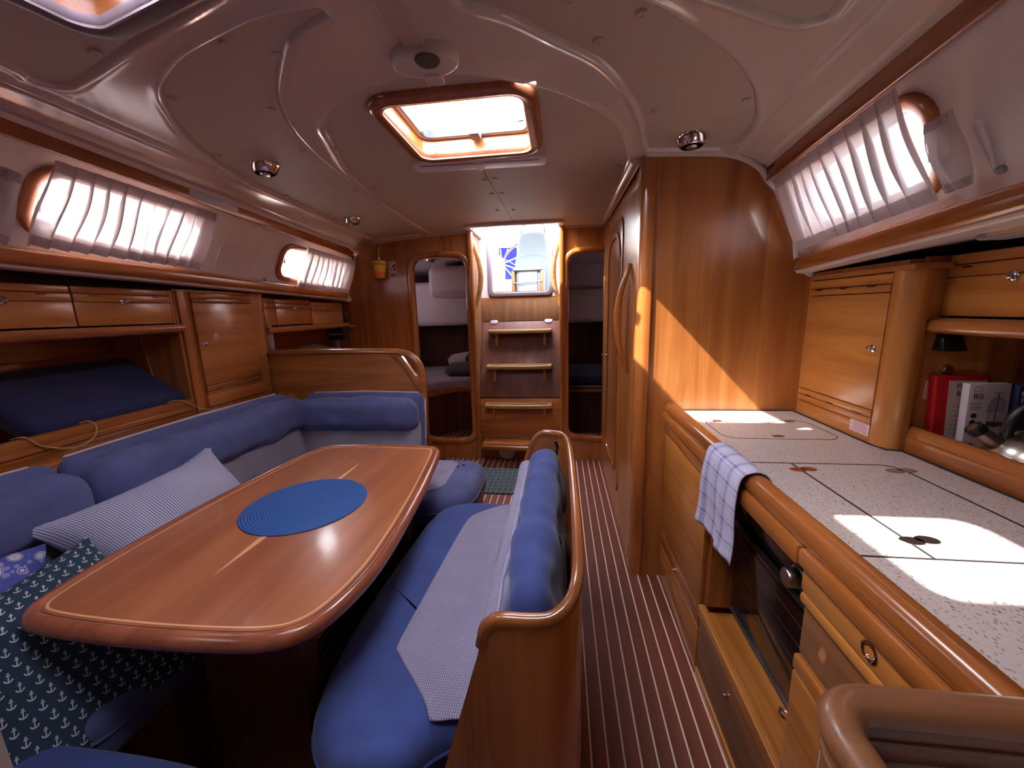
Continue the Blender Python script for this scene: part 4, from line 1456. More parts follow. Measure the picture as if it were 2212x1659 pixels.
# open niche
wall_niche = struct('wall_niche', (-2.0, 1.0, .86))
MB().hexa([(-2.17, -.4, .84), (-2.13, -.4, .84), (-2.13, 1.6, .84), (-2.17, 1.6, .84), (-2.20, -.4, 1.25), (-2.16, -.4, 1.25), (-2.16, 1.6, 1.25), (-2.20, 1.6, 1.25)]).build('niche_back', M_WY, wall_niche, smooth=False)
MB().box(-2.135, -2.12, -.4, 1.6, 1.075, 1.15).build('niche_rail', M_TY, wall_niche, bevel=.004)
MB().box(-2.2, XL + .0, 1.60, 1.615, .84, 1.432).build('niche_side', M_WZ, wall_niche, smooth=False)
MB().box(-2.2, XL + .13, -.4, 2.12, .835, .858).build('niche_floor', M_WY, wall_niche, smooth=False)
MB().hexa([(-1.93, 1.594, .86), (-1.915, 1.594, .86), (-1.915, 1.60, .86), (-1.93, 1.60, .86), (-1.985, 1.594, 1.245), (-1.970, 1.594, 1.245), (-1.970, 1.60, 1.245), (-1.985, 1.60, 1.245)]).build('corner_batten', M_TZ, wall_niche)
# fiddle rail of the shelf
trim_6 = struct('trim_6', (-1.75, 1, .86))
MB().box(XL - .005, XL + .018, -.4, 1.592, .858, .893).build('fiddle_base', M_TY, trim_6, bevel=.004)
MB().sweep([(XL + .004, y, .912) for y in (-.4, .6, 1.588)], [(-.012, -.022), (.012, -.022), (.015, -.004), (.013, .014), (.004, .019), (-.010, .017)]).build('fiddle_cap', M_TY, trim_6, ang=50)
MB().box(XL + .018, XL + .022, -.4, 1.58, .872, .876).build('fiddle_groove', M_DARK, trim_6, smooth=False)
MB().box(XL + .0, XL + .15, -.4, 2.12, .846, .862).build('back_ledge', M_TY, trim_6, bevel=.003)
MB().box(XL + .125, XL + .15, -.4, 2.12, .40, .846).build('settee_back_board', M_WY, trim_6, smooth=False)
# full-height locker with rounded post
lk = thing('tall_locker', 'tall wooden locker with rounded post beside the partition on the left', 'locker', (-1.86, 1.85, .86))
MB().box(-2.15, XL - .012, 1.615, 2.12, .86, 1.44).build('carcass', M_WZ, lk, smooth=False)
_pp = [(XL - .03, 1.612)] + [(XL + .012 + .0, 1.612)] + [(XL + .012 - .030 * (1 - math.cos(a)), 1.640 + .040 * math.sin(a)) for a in np.linspace(0, math.pi / 2, 7)] + [(XL - .03, 1.683)]
MB().prism(_pp, 'Z', .86, 1.432).build('round_post', M_TZ, lk, ang=60)
MB().box(XL - .012, XL, 1.69, 2.058, .862, .925).build('plinth', M_WY, lk, bevel=.002)
MB().box(XL - .012, XL + .002, 1.69, 2.058, .927, .938).build('low_strip', M_TY, lk, bevel=.002)
v_ = MB().box(XL - .012, XL + .004, 1.69, 2.058, .940, .968).build('low_vent_strip', M_TY, lk, bevel=.003)
for yc in (1.75, 1.87, 1.99): MB().box(XL + .002, XL + .005, yc - .016, yc + .016, .943, .947).build('vent_slot', M_BLACK, v_, smooth=False)
d_ = MB().box(XL - .012, XL + .003, 1.69, 2.058, .970, 1.378).build('door', M_WY, lk, bevel=.002)
MB().lathe([(.0125, 0), (.0125, .003), (.0065, .006), (.006, .012), (.008, .016), (.005, .019), (0, .0195)], (XL + .003, 1.716, 1.18), (1, 0, 0), 16).build('knob', M_CHROME, d_)
v_ = MB().box(XL - .012, XL + .004, 1.69, 2.058, 1.380, 1.400).build('vent_strip', M_TY, lk, bevel=.003)
for yc in (1.745, 1.865, 1.985): MB().box(XL + .002, XL + .005, yc - .016, yc + .016, 1.3965, 1.4005).build('vent_slot', M_BLACK, v_, smooth=False)
MB().box(XL - .012, XL, 1.69, 2.058, 1.402, 1.43).build('head_strip', M_WY, lk, bevel=.002)
MB().box(XL - .02, XL - .006, 2.06, 2.125, .86, 1.44).build('side_filler', M_WZ, lk, smooth=False)

# ---- chart table corner behind the partition
GN = 'lockers above the chart table'
locker('chart_locker', 'small overhead locker above the chart table, nearer of two', 2.275, 2.625, 1.248, 1.412, -1.785, .25, 1, M_WY, strips=.05, knob=.5, knobz=1.352, slots=(.15, .85), group=GN)
locker('chart_locker', 'small overhead locker above the chart table, next to the handset', 2.628, 3.04, 1.240, 1.400, -1.785, .25, 1, M_WY, strips=.05, knob=.42, knobz=1.345, slots=(.12, .66), group=GN)
locker('chart_locker', 'narrow overhead locker end piece above the grey tube lamp', 2.145, 2.272, 1.248, 1.416, -1.785, .25, 1, M_WY, strips=.05, slots=(), group=GN)
trim_7 = struct('trim_7', (-1.77, 2.6, 1.22))
MB().sweep([(-1.768, y, 1.222) for y in (2.15, 2.6, 3.06)], rounded).build('shelf_edge', M_TY, trim_7, ang=50)
MB().box(-2.2, -1.775, 2.15, 3.2, 1.20, 1.215).build('shelf_board', M_WY, trim_7, smooth=False)
MB().box(-2.12, -2.09, 2.15, 3.22, .7, 1.22).build('chart_niche_back', M_WY, trim_7, smooth=False)
ct = thing('chart_table', 'wooden chart table behind the partition', 'table', (-1.6, 2.7, 0))
MB().box(-2.1, -1.25, 2.45, 3.2, .72, .78).build('table_top', M_WX, ct, bevel=.006)
MB().box(-2.1, -1.27, 2.47, 3.2, 0, .72).build('cabinet', M_WZ, ct, smooth=False)
MB().box(-2.1, -1.80, 2.18, 3.2, .78, 1.0).build('instrument_shelf', M_WY, ct, smooth=False)
# partition with hand hole
pt = thing('partition', 'low wooden partition with hand hole behind the aft settee', 'partition', (-1.3, 2.15, 0))
_po = [(-1.83, 0), (-.797, 0), (-.797, .90)] + spline([(-.797, .955), (-.812, 1.005), (-.845, 1.050), (-.89, 1.080), (-.945, 1.093)], 5) + [(-1.83, 1.098)]
_ho = spline([(-.915, 1.066), (-.868, 1.038), (-.838, .995), (-.828, .955), (-.834, .938), (-.850, .945), (-.905, 1.030), (-.925, 1.060)], 4, cyclic=True)
wall_plate('panel', _po, [_ho], 2.142, 2.170, M_WX, pt)
_rp = [(x, 2.156, z - .004) for x, z in [(-1.80, 1.096), (-1.4, 1.096), (-1.1, 1.095)] + spline([(-.95, 1.091), (-.89, 1.078), (-.847, 1.049), (-.814, 1.004), (-.800, .955)], 5) + [(-.799, .8), (-.799, .4), (-.799, .02)]]
MB().sweep(_rp, [(-.022, -.012), (-.018, .006), (-.008, .013), (.008, .013), (.018, .006), (.022, -.012)], up=(0, 0, 1)).build('edge_rail', M_TX, pt, ang=50)
_hr = spline([(-.985, 1.07), (-.945, 1.045), (-.90, .985), (-.855, .915), (-.835, .87), (-.830, .80)], 5)
MB().sweep([(x, 2.140, z) for x, z in _hr], [(-.010, -.004), (-.007, .006), (.007, .006), (.010, -.004)], up=(0, -1, 0)).build('brace_moulding', M_TX, pt, ang=50)
MB().prism(rrect(-1.815, -1.765, 2.118, 2.165, .014), 'Z', 1.09, 1.44).build('upright_post', M_TZ, pt, ang=50)

# ================================================================== dinette
# settee base under the cushions
sb = thing('settee_base', 'dark wooden base of the U-shaped settee under the cushions', 'settee', (-1.2, 1.2, 0))
MB().box(-1.63, -1.03, .5, 1.60, 0, .33).build('long_box', M_DARK, sb, smooth=False)
MB().box(-1.63, -.47, 1.60, 2.135, 0, .33).build('aft_box', M_DARK, sb, smooth=False)
MB().box(-1.63, -.55, -.3, .50, 0, .33).build('forward_box', M_DARK, sb, smooth=False)


def seat(name, label, poly, z0, z1, inl=None, r=.045, mat=None, skirt=False, r0=.02, crown=.004):
    t_ = thing(name, label, 'cushion', (sum(p[0] for p in poly) / len(poly), sum(p[1] for p in poly) / len(poly), z0))
    rounded_slab(MB(), poly, z0, z1, r, r0=r0, n=5, crown=crown).build('cover', mat or M_BLUE, t_, ang=70)
    if inl: rounded_slab(MB(), inl, z1 - .002, z1 + crown + .0035, .003, n=2).build('knit_panel', M_KNIT, t_, ang=70)
    MB().tube([(x, y, z0 + (z1 - z0) * .52) for x, y in inset(poly, -.001)], .004, 6, cyclic=True).build('piping', mat or M_BLUE, t_)
    return t_
seat('seat_cushion', 'blue and grey seat cushion of the long settee side behind the table', rrect(-1.62, -1.0, .535, 1.545, .06), .33, .455, rrect(-1.60, -1.13, .60, 1.49, .05))
seat('seat_cushion', 'blue seat cushion with grey inlay at the aft end of the settee', rrect(-1.62, -.415, 1.555, 2.085, (.05, .20, .13, .03), 10), .32, .462, rrect(-1.55, -.565, 1.62, 2.02, (.05, .13, .07, .05), 8), r=.06)
seat('seat_cushion', 'deep blue seat cushion at the lower left edge of the view', spline([(-1.6, .0), (-1.6, .515), (-1.1, .535), (-.75, .532), (-.60, .50), (-.52, .40), (-.50, .2), (-.52, .0)], 6), .33, .45, None, mat=M_BLUE2)


def wrink(seed, amp, ax):
    def f(p, u):
        q = p[ax] * 26 + 2.2 * mnoise.noise(p * 7 + Vector((seed, 0, 0)))
        g = mnoise.noise(Vector((p[ax] * 9 + seed * 3, seed, 0)))
        return amp * math.sin(q) * max(0, g + .15)
    return f


def back_cushion(label, length, loc, rz, seed, bol=True, h=.40):
    """backrest built along local X, facing local -Y, base at loc"""
    t_ = thing('back_cushion', label, 'cushion', loc, 'settee back cushions')
    T = place(loc, 0, 0, rz)
    m1 = T @ place((0, .045, h / 2), -7, 0, 0)
    mb = MB(); cushion(mb, (length, .075, h), .03, .006, .004, 6, seed, .035, m1); mb.build('backing', M_BLUE, t_, ang=80)
    m2 = T @ place((0, -.022, h * .34), -7, 0, 0)
    mb = MB(); cushion(mb, (length - .02, .07, h * .66), .03, .012, .004, 5, seed + 1, .035, m2); mb.build('knit_lower', M_KNIT2, t_, ang=80)
    m3 = T @ place((0, -.030, h * .735), -7, 0, 0)
    mb = MB(); cushion(mb, (length - .01, .125, .185), .062, .006, .010, 7, seed + 2, .02, m3, wrink(seed, .012, 0)); mb.build('bolster', M_BLUE, t_, ang=80)
    e = length / 2 - .02
    pth = [T @ place((0, .045, h / 2), -7, 0, 0) @ Vector(p) for p in ((-e - .02, .02, -h * .2), (-e - .02, .02, h / 2 - .04), (-e + .02, .02, h / 2 + .001), (0, .02, h / 2 + .009), (e - .02, .02, h / 2 + .001), (e + .02, .02, h / 2 - .04), (e + .02, .02, -h * .2))]
    MB().tube(pth, .006, 6).build('piping', M_PIPE, t_)
    return t_
back_cushion('long blue back cushion with grey knit below along the left settee', 1.045, (-1.545, 1.50, .455), 90, 1, h=.41)
back_cushion('short blue back cushion at the left edge behind the flowered pillow', .62, (-1.545, .655, .455), 90, 4, h=.41)
back_cushion('blue back cushion with grey knit below against the low partition', .73, (-1.155, 2.035, .46), 0, 8, h=.385)
# forward backrest close to the camera
mb = MB(); cushion(mb, (.75, .10, .52), .02, .004, .002, 6, 2, .04, place((-1.033, .25, .70), 0, 0, 0))
o = mb.build('forward_backrest', fabric('beige_upholstery', '9A8884', '8A7874')); tag(o, 'beige upholstered backrest edge at the lower left corner', 'backrest')


def pillow(name, label, w, h, t, mat, M, seed=0, pinch=.10, n=22):
    """two curved faces with pulled-in sides and pointed corners; uv across the faces"""
    vs_, uv, fs = [], [], []
    for s in (1, -1):
        for j in range(n + 1):
            for i in range(n + 1):
                u, v = 2 * i / n - 1, 2 * j / n - 1
                x = u * w / 2 * (1 - pinch * (1 - abs(u) ** .1 * 0) * (1 - v * v) * abs(u) ** 3 * .8)
                y = v * h / 2 * (1 - pinch * (1 - u * u) * abs(v) ** 3 * .8)
                e = max(0, (1 - u * u)) ** .55 * max(0, (1 - v * v)) ** .55
                z = s * t / 2 * e
                p = Vector((x, y, z))
                p.z += .014 * e * mnoise.noise(p * 8 + Vector((seed, 0, s))) + .02 * (mnoise.noise(Vector((x * 4, y * 4, seed))) * (abs(u) + abs(v)) * .4)
                vs_.append(M @ p); uv.append((i / n * w / .5, j / n * h / .5))
        for j in range(n):
            for i in range(n):
                b = (0 if s == 1 else (n + 1) ** 2) + j * (n + 1) + i
                f = (b, b + 1, b + n + 2, b + n + 1)
                fs.append(f if s == 1 else f[::-1])
    c = Vector((0, 0, 0))
    for p in vs_: c += p
    c /= len(vs_)
    c.z = min(p.z for p in vs_)
    me = bpy.data.meshes.new(name)
    me.from_pydata([tuple(p - c) for p in vs_], [], fs)
    ul = me.uv_layers.new(name='UVMap')
    for lp in me.loops: ul.data[lp.index].uv = uv[lp.vertex_index]
    finish(me, mat, True, 80)
    o = bpy.data.objects.new(name, me); COL.objects.link(o); o.location = c
    return tag(o, label, 'pillow', 'throw pillows on the left settee')
def frame_mat(loc, ux, uy):
    X = Vector(ux).normalized(); Y = Vector(uy); Y = (Y - X * Y.dot(X)).normalized(); Z = X.cross(Y)
    return Matrix.Translation(loc) @ Matrix((X, Y, Z)).transposed().to_4x4()
pillow('throw_pillow', 'striped blue and white pillow leaning on the left settee back', .60, .42, .25, M_STRIPE, frame_mat((-1.335, 1.08, .605), (.02, 1, .06), (-.62, -.02, .78)), 1, .26)
pillow('throw_pillow', 'petrol blue pillow with white anchors in front of the flowered one', .46, .46, .15, M_ANCHOR, frame_mat((-1.17, .60, .520), (.12, 1, .16), (-.72, -.10, .66)), 5)
pillow('throw_pillow', 'blue pillow with white flowers at the left edge', .42, .42, .14, M_FLOWER, frame_mat((-1.40, .545, .575), (.25, 1, -.30), (-.45, .25, .85)), 9)

# ---- table
tb = thing('saloon_table', 'long varnished mahogany saloon table with pale inlay line', 'table', (-.85, 1.1, 0))
_to = spline([(-1.165, 1.60), (-1.205, 1.38), (-1.226, 1.05), (-1.222, .80), (-1.205, .65), (-1.172, .592), (-1.10, .570), (-.90, .561), (-.70, .565), (-.575, .580),
              (-.512, .618), (-.477, .69), (-.458, .82), (-.466, 1.00), (-.492, 1.25), (-.528, 1.50), (-.545, 1.60), (-.565, 1.655), (-.62, 1.685), (-.85, 1.695), (-1.06, 1.685), (-1.13, 1.655)], 5, cyclic=True)
_ti = inset(_to, .030)
MB().prism(_ti, 'Z', .648, .676).build('table_top', M_TABLE, tb, ang=50)
MB().sweep([(x, y, .664) for x, y in inset(_to, .016)], [(-.015, -.020), (.010, -.020), (.017, -.010), (.018, .002), (.011, .014), (-.001, .018), (-.010, .014), (-.015, .010)], cyclic=True).build('table_rim', M_TRIM_TABLE, tb, ang=60)
MB().ring([(x, y) for x, y in inset(_to, .036)], [(x, y) for x, y in inset(_to, .041)], 'Z', .670, .6766).build('inlay_line', M_INLAY, tb, smooth=False)
_ln = [(-.853, .745)] + [(-.853 + .013 * math.sin(math.pi * k / 12), .745 + .725 * k / 12) for k in range(1, 12)] + [(-.857, 1.470)]
_ln2 = [(-.8555 - .012 * math.sin(math.pi * k / 12), .745 + .725 * k / 12) for k in range(11, 0, -1)]
MB().prism(_ln + [(-.8545, .745 + .725 * k / 12) for k in range(11, 0, -1)], 'Z', .670, .6766).build('inlay_sliver', M_INLAY, tb, smooth=False)
MB().prism([(-.855, .745)] + [(-.8555, .745 + .725 * k / 12) for k in range(1, 12)] + [(-.857, 1.47)] + _ln2, 'Z', .670, .6764).build('inlay_sliver', M_INLAY, tb, smooth=False)
MB().hexa([(-.93, .70, 0), (-.625, .70, 0), (-.625, .76, 0), (-.93, .76, 0), (-.85, .70, .64), (-.602, .70, .64), (-.602, .76, .64), (-.85, .76, .64)]).build('near_leg', M_DARK, tb, bevel=.004)
MB().box(-1.015, -.64, 1.40, 1.46, 0, .64).build('far_leg', M_DARK, tb, bevel=.004)
MB().box(-.63, -.605, .76, 1.46, .50, .64).build('side_apron', M_TRIM_TABLE, tb, bevel=.003)  # lighter wood than the other apron, standing in for light on this side
MB().box(-1.04, -1.01, .76, 1.46, .50, .64).build('side_apron', M_DARK, tb, bevel=.003)
MB().box(-1.01, -.63, .76, 1.42, .50, .52).build('drawer_floor', M_DARK, tb, smooth=False)
o = MB().lathe([(.0, .003), (.180, .0035), (.190, .003), (.193, .0015), (.190, 0), (0, 0)], (-.855, 1.108, .6765), n=64).build('placemat', M_BLUEMAT)
tag(o, 'round braided blue placemat on the saloon table', 'placemat')

# ---- bench between table and aisle
bn = thing('bench', 'curved varnished plywood bench frame between table and aisle', 'bench', (-.15, 1.1, 0))
topc = spline([(-.148, .598, .690), (-.138, .597, .728), (-.112, .596, .748), (-.06, .596, .750), (-.018, .600, .754), (.014, .622, .768), (.030, .665, .784), (.036, .77, .792), (.037, 1.05, .794), (.034, 1.35, .789), (.024, 1.50, .782), (.004, 1.575, .775), (-.035, 1.605, .772), (-.080, 1.613, .768), (-.115, 1.615, .738), (-.145, 1.616, .66), (-.185, 1.617, .52), (-.215, 1.618, .42)], 4)
n = len(topc)
vo, vi = [], []
for i, p in enumerate(topc):
    a, b = Vector(topc[max(0, i - 1)]), Vector(topc[min(n - 1, i + 1)])
    tg = Vector((b.x - a.x, b.y - a.y, 0))
    tg = tg.normalized() if tg.length > 1e-6 else Vector((1, 0, 0))
    nr = Vector((tg.y, -tg.x, 0))     # outwards from the seat
    k = i / (n - 1)
    zt = p[2]
    wid = max(0, 1 - i / 14) if i < 14 else 0
    wid2 = max(0, (i - (n - 15)) / 14) if i > n - 15 else 0
    bot = Vector((p[0] - .20 * wid ** 1.0 - .10 * wid2 ** 1.2, p[1] - .0 * wid, 0))
    T3 = Vector(p)
    vo += [T3 + nr * .009, bot + nr * .009]
    vi += [T3 - nr * .009, bot - nr * .009]
vv = vo + vi
N2 = len(vo)
ff = []
for i in range(n - 1):
    a = 2 * i
    ff += [(a, a + 2, a + 3, a + 1), (N2 + a, N2 + a + 1, N2 + a + 3, N2 + a + 2), (a, N2 + a, N2 + a + 2, a + 2)]
ff += [(0, 1, N2 + 1, N2), (2 * n - 2, N2 + 2 * n - 2, N2 + 2 * n - 1, 2 * n - 1)]
MB().add(vv, ff).build('curved_back', M_TZ, bn, ang=50)
MB().sweep([Vector(p) + Vector((0, 0, .004)) for p in topc], [(-.0105, -.010), (.0105, -.010), (.0125, .0), (.009, .008), (0, .011), (-.009, .008), (-.0125, .0)]).build('top_rail', M_TY, bn, ang=60)
MB().box(-.46, .02, .70, 1.58, .05, .31).build('bench_box', M_DARK, bn, smooth=False)
MB().prism(rrect(-.49, .0, .655, 1.60, .08), 'Z', .285, .318).build('seat_board', M_TX, bn, bevel=.006)
_so = spline([(-.095, 1.590), (-.30, 1.600), (-.42, 1.592), (-.510, 1.550), (-.555, 1.44), (-.570, 1.25), (-.582, 1.02), (-.580, .82), (-.565, .70), (-.535, .615), (-.465, .556), (-.37, .545), (-.305, .565), (-.26, .612), (-.20, .640), (-.095, .65)], 6, cyclic=False)
_kn = spline([(-.125, 1.560), (-.25, 1.545), (-.345, 1.475), (-.378, 1.42), (-.393, 1.29), (-.414, .945), (-.420, .81), (-.408, .782), (-.335, .708), (-.296, .665), (-.280, .640), (-.268, .632), (-.215, .642), (-.125, .655)], 5, cyclic=False)
seat('seat_cushion', 'blue bench seat cushion with broad grey knit panel', _so, .318, .458, _kn, r=.055, mat=M_BLUE2, r0=.03, crown=0)
bc = thing('back_cushion', 'blue bolster back cushion with grey knit strip on the bench', 'cushion', (-.09, 1.1, .46))
mb = MB(); cushion(mb, (.88, .055, .26), .025, .006, .003, 6, 3, .03, place((-.115, 1.09, .560), 0, 0, 90) @ place((0, 0, 0), -14, 0, 0)); mb.build('knit_lower', M_KNIT, bc, ang=80)
mb = MB(); cushion(mb, (.82, .105, .225), .050, .004, .010, 7, 6, .02, place((-.052, 1.06, .650), 0, 0, 90) @ place((0, 0, 0), -12, 0, 0), wrink(5, .011, 0)); mb.build('bolster', M_BLUE2, bc, ang=80)
MB().tube([(-.022, 1.46, .79), (-.012, 1.475, .76), (-.02, 1.46, .72)], .006, 6).build('tie', M_BLACK, bc)
MB().lathe([(.016, 0), (.016, .006), (0, .008)], (.0, .92, .70), (-1, 0, .3), 12).build('stud', M_BLACK, bc)
# mat in the aisle
o = rounded_slab(MB(), rrect(-.70, -.285, 2.54, 2.985, .015), .0, .012, .003).build('floor_mat', M_MESHMAT); tag(o, 'dark grey honeycomb mat on the floor before the ladder', 'mat')
# crumpled clear plastic on the floor under the table
mb = MB(); cushion(mb, (.10, .22, .10), .03, .02, .035, 16, 4, .012, place((-.56, .86, .055)))
o = mb.build('plastic_bag', plain('grey_plastic_film', 'A8A0B0', .3)); tag(o, 'crumpled pale plastic bag on the floor between table leg and bench', 'bag')

# ================================================================== galley
XG = .475
def strip(parent, name, y0, y1, z0, z1, x=XG, th=.014, mat=None, bev=.003):
    return MB().box(x, x + th, y0, y1, z0, z1).build(name, mat or M_GY, parent, bevel=bev)
gc = thing('galley_cabinet', 'honey wood galley cabinet against the tall wooden wall', 'cabinet', (.75, 1.49, 0))
MB().box(XG + .014, 1.05, 1.232, YP - .002, .0, .80).build('carcass', M_GZ, gc, smooth=False)
strip(gc, 'head_moulding', 1.232, YP - .002, .796, .838, x=.454, th=.03, mat=M_TY, bev=.008)
strip(gc, 'vent_board', 1.232, YP - .002, .742, .790, x=.468, mat=M_TY, bev=.005)
strip(gc, 'shadow_gap', 1.232, YP - .002, .730, .742, x=.482, mat=M_DARK)
strip(gc, 'door', 1.236, YP - .004, .252, .732)
strip(gc, 'rail_board', 1.236, YP - .004, .188, .248, mat=M_TY)
d_ = strip(gc, 'low_flap', 1.236, YP - .004, .012, .184)
MB().lathe([(.009, 0), (.009, .003), (.005, .005), (.006, .012), (0, .013)], (XG, 1.505, .215), (-1, 0, 0), 12).build('knob', M_CHROME, gc)
MB().box(.494, XG + .5, 1.214, 1.232, .292, .80).build('bay_side', M_WZ, gc, smooth=False)
# stove bay
sv = thing('stove_bay', 'open wooden stove bay with ledge and dark flap below the oven', 'cabinet', (.75, .98, 0))
MB().box(XG + .006, 1.05, .735, 1.212, .250, .272).build('bay_floor', M_GY, sv, smooth=False)
MB().box(.468, .492, .735, 1.228, .250, .290).build('bay_ledge', M_GY, sv, bevel=.004)
f_ = MB().box(XG, XG + .014, .737, 1.226, .045, .246).build('flap', M_WALNUT, sv, bevel=.003)
MB().lathe([(.009, 0), (.009, .003), (.005, .005), (.006, .012), (0, .013)], (XG, .985, .195), (-1, 0, 0), 12).build('knob', M_CHROME, f_)
MB().box(XG - .004, XG + .014, .737, 1.226, .0, .040).build('kick_board', M_GY, sv, bevel=.003)
MB().box(1.0, 1.05, .735, 1.212, .27, .80).build('bay_back', M_DARK, sv, smooth=False)
MB().box(.454, .487, .735, 1.230, .794, .838).build('head_moulding', M_TY, sv, bevel=.008)
MB().tube(spline([(.52, .752, .40), (.505, .775, .395), (.50, .80, .382), (.503, .80, .366), (.508, .775, .372), (.52, .752, .385)], 4), .003, 8).build('wire_catch', M_CHROME, sv)
# oven
ov = thing('oven', 'black gimballed oven in the stove bay under the worktop', 'oven', (.75, .98, .29))
MB().box(.575, .97, .76, 1.205, .300, .765).build('body', M_BLACKG, ov, bevel=.004)
MB().box(.560, .577, .765, 1.200, .312, .622).build('door', M_BLACKG, ov, bevel=.004)
MB().box(.5575, .5605, .80, 1.165, .345, .585).build('door_window', plain('oven_window', '1C1214', .12, coat=.5), ov, bevel=.002)
for z in (.40, .45, .50, .55): MB().box(.5566, .5578, .815, 1.15, z, z + .002).build('rack_line', M_OVENL, ov, smooth=False)
MB().box(.556, .578, .765, 1.200, .305, .313).build('bottom_edge', M_OVENL, ov, bevel=.002)
MB().box(.553, .577, .765, 1.200, .640, .757).build('control_panel', M_OVENP, ov, bevel=.004)
MB().box(.5522, .5535, .97, 1.03, .705, .708).build('marking', M_WHITE, ov, smooth=False)
MB().tube([(.545, .79, .628), (.545, 1.18, .628)], .008, 8).build('door_handle', M_BLACK, ov)
MB().lathe([(.030, 0), (.030, .004), (.024, .006), (.023, .028), (.020, .032), (0, .032)], (.553, .872, .668), (-1, 0, 0), 24).build('knob', M_STEEL, ov)
MB().lathe([(.016, 0), (.016, .01), (0, .012)], (.553, 1.13, .70), (-1, 0, 0), 16).build('side_knob', M_BLACK, ov)
# drawer unit
du = thing('drawer_unit', 'honey wood galley drawers with walnut front and chrome ring pull', 'drawers', (.75, .55, 0))
MB().box(XG + .014, 1.05, .390, .733, .0, .80).build('carcass', M_GZ, du, smooth=False)
MB().box(.454, .487, .390, .733, .800, .838).build('head_moulding', M_TY, du, bevel=.008)
d1 = strip(du, 'top_drawer', .390, .731, .748, .800, x=.466, th=.02, bev=.005)
q = MB().lathe([(.0165, .0), (.0165, .003), (.013, .0045), (.010, .003), (.009, -.004), (0, -.004)], (.4675, .560, .774), (-1, 0, 0), 24)
q.build('ring_pull', M_CHROME, d1)
strip(du, 'rail_strip', .390, .731, .722, .744, x=.466, th=.02, bev=.006)
strip(du, 'walnut_front', .390, .731, .606, .720, x=.478, mat=M_WALNUT)
strip(du, 'mid_strip', .390, .731, .568, .603, x=.468, th=.02, bev=.006)
strip(du, 'low_door', .390, .731, .05, .562, x=.470, th=.018, bev=.004)
MB().box(XG, XG + .014, .390, .731, .0, .046).build('kick_board', M_GY, du, bevel=.003)

# worktop with flush lids
wt = thing('galley_worktop', 'speckled pale worktop with flush lids along the right side', 'worktop', (.78, 1.0, .80))
MB().box(.488, 1.050, .390, YP - .002, .800, .8365).build('slab', M_SEAM, wt, smooth=False)
def lid(name, poly, z=.840):
    return MB().prism(poly, 'Z', .832, z).build(name, M_LAM, wt, bevel=.0008, seg=1, ang=30)
g = .0024
lid('worktop_board', [(.49, 1.152 + g), (.90 - g, 1.152 + g), (.918, 1.145), (.9335, 1.128), (.938 + g, 1.10), (.935 + g, .390), (1.050, .390), (1.050, YP - .003), (.49, YP - .003)])
lid('stove_lid', [(.49, .708 + g), (.668 - g, .708 + g), (.668 - g, 1.152 - g), (.49, 1.152 - g)])
lid('stove_lid', [(.668 + g, .708 + g), (.933 - g, .708 + g), (.936 - g, 1.10), (.931, 1.127), (.916, 1.142), (.90, 1.152 - g), (.668 + g, 1.152 - g)])
lid('sink_board', [(.49, .390), (.933 - g, .390), (.933 - g, .708 - g), (.49, .708 - g)])
for nm, pth, wd in (('seam', [(.668, .708, 0), (.668, 1.152, 0)], .0024), ('seam', [(.505, 1.152, 0), (.90, 1.152, 0), (.919, 1.145, 0), (.933, 1.128, 0), (.937, 1.10, 0), (.934, .392, 0)], .0014), ('seam', [(.505, .708, 0), (.934, .708, 0)], .0016)):
    MB().sweep([(x, y, .8400) for x, y, z in pth], [(-wd, -.002), (wd, -.002), (wd, .0004), (-wd, .0004)]).build(nm, M_SEAM, wt, smooth=False)
# routed line of the fridge lid and its small fittings
_rl = rrect(.575, .955, 1.37, 1.60, .05)
MB().sweep([(x, y, .8402) for x, y in _rl], [(-.0013, -.001), (.0013, -.001), (.0013, .0006), (-.0013, .0006)], cyclic=True).build('fridge_lid_line', M_SEAM, wt)
for (x, y, rx, ry, mat) in ((.675, 1.106, .034, .013, M_COPPER), (.925, 1.112, .036, .014, M_BROWN), (.690, .766, .034, .014, M_STEEL)):
    for s in (-1, 1):
        MB().prism([(x + s * rx * .45 + rx * .62 * math.cos(a), y + s * rx * .08 + ry * math.sin(a)) for a in np.linspace(0, 2 * math.pi, 25)[:-1]], 'Z', .839, .8418).build('hinge_cap', mat, wt, bevel=.0006, seg=1)
for (x, y) in ((.627, 1.583), (.898, 1.590)): MB().box(x - .016, x + .016, y - .010, y + .010, .839, .8415).build('lid_hinge', M_STEEL, wt, bevel=.0008)
MB().box(.742, .778, 1.391, 1.409, .839, .8415).build('lid_pull', M_STEEL, wt, bevel=.0008)
# black sealing line and front rail
MB().sweep([(.512, YP - .006, .8415), (.998, YP - .006, .8415), (.998, 1.33, .8415), (1.008, 1.275, .8415), (1.045, 1.262, .8415), (1.043, .40, .8415)], [(-.004, -.002), (.004, -.002), (.004, .002), (-.004, .002)]).build('seal_line', M_SEAM, wt)
fr = thing('worktop_rail', 'rounded wooden fiddle rail along the front of the galley worktop', 'rail', (.48, 1.0, .83))
MB().sweep([(.486, y, .864) for y in (.390, .7, 1.1, 1.5, 1.715)] + [(.486, 1.74, .858)], [(-.022, -.022), (.020, -.024), (.024, -.008), (.021, .009), (.010, .019), (-.008, .020), (-.020, .012), (-.025, -.004), (-.025, -.016)]).build('rail', M_TY, fr, ang=60)

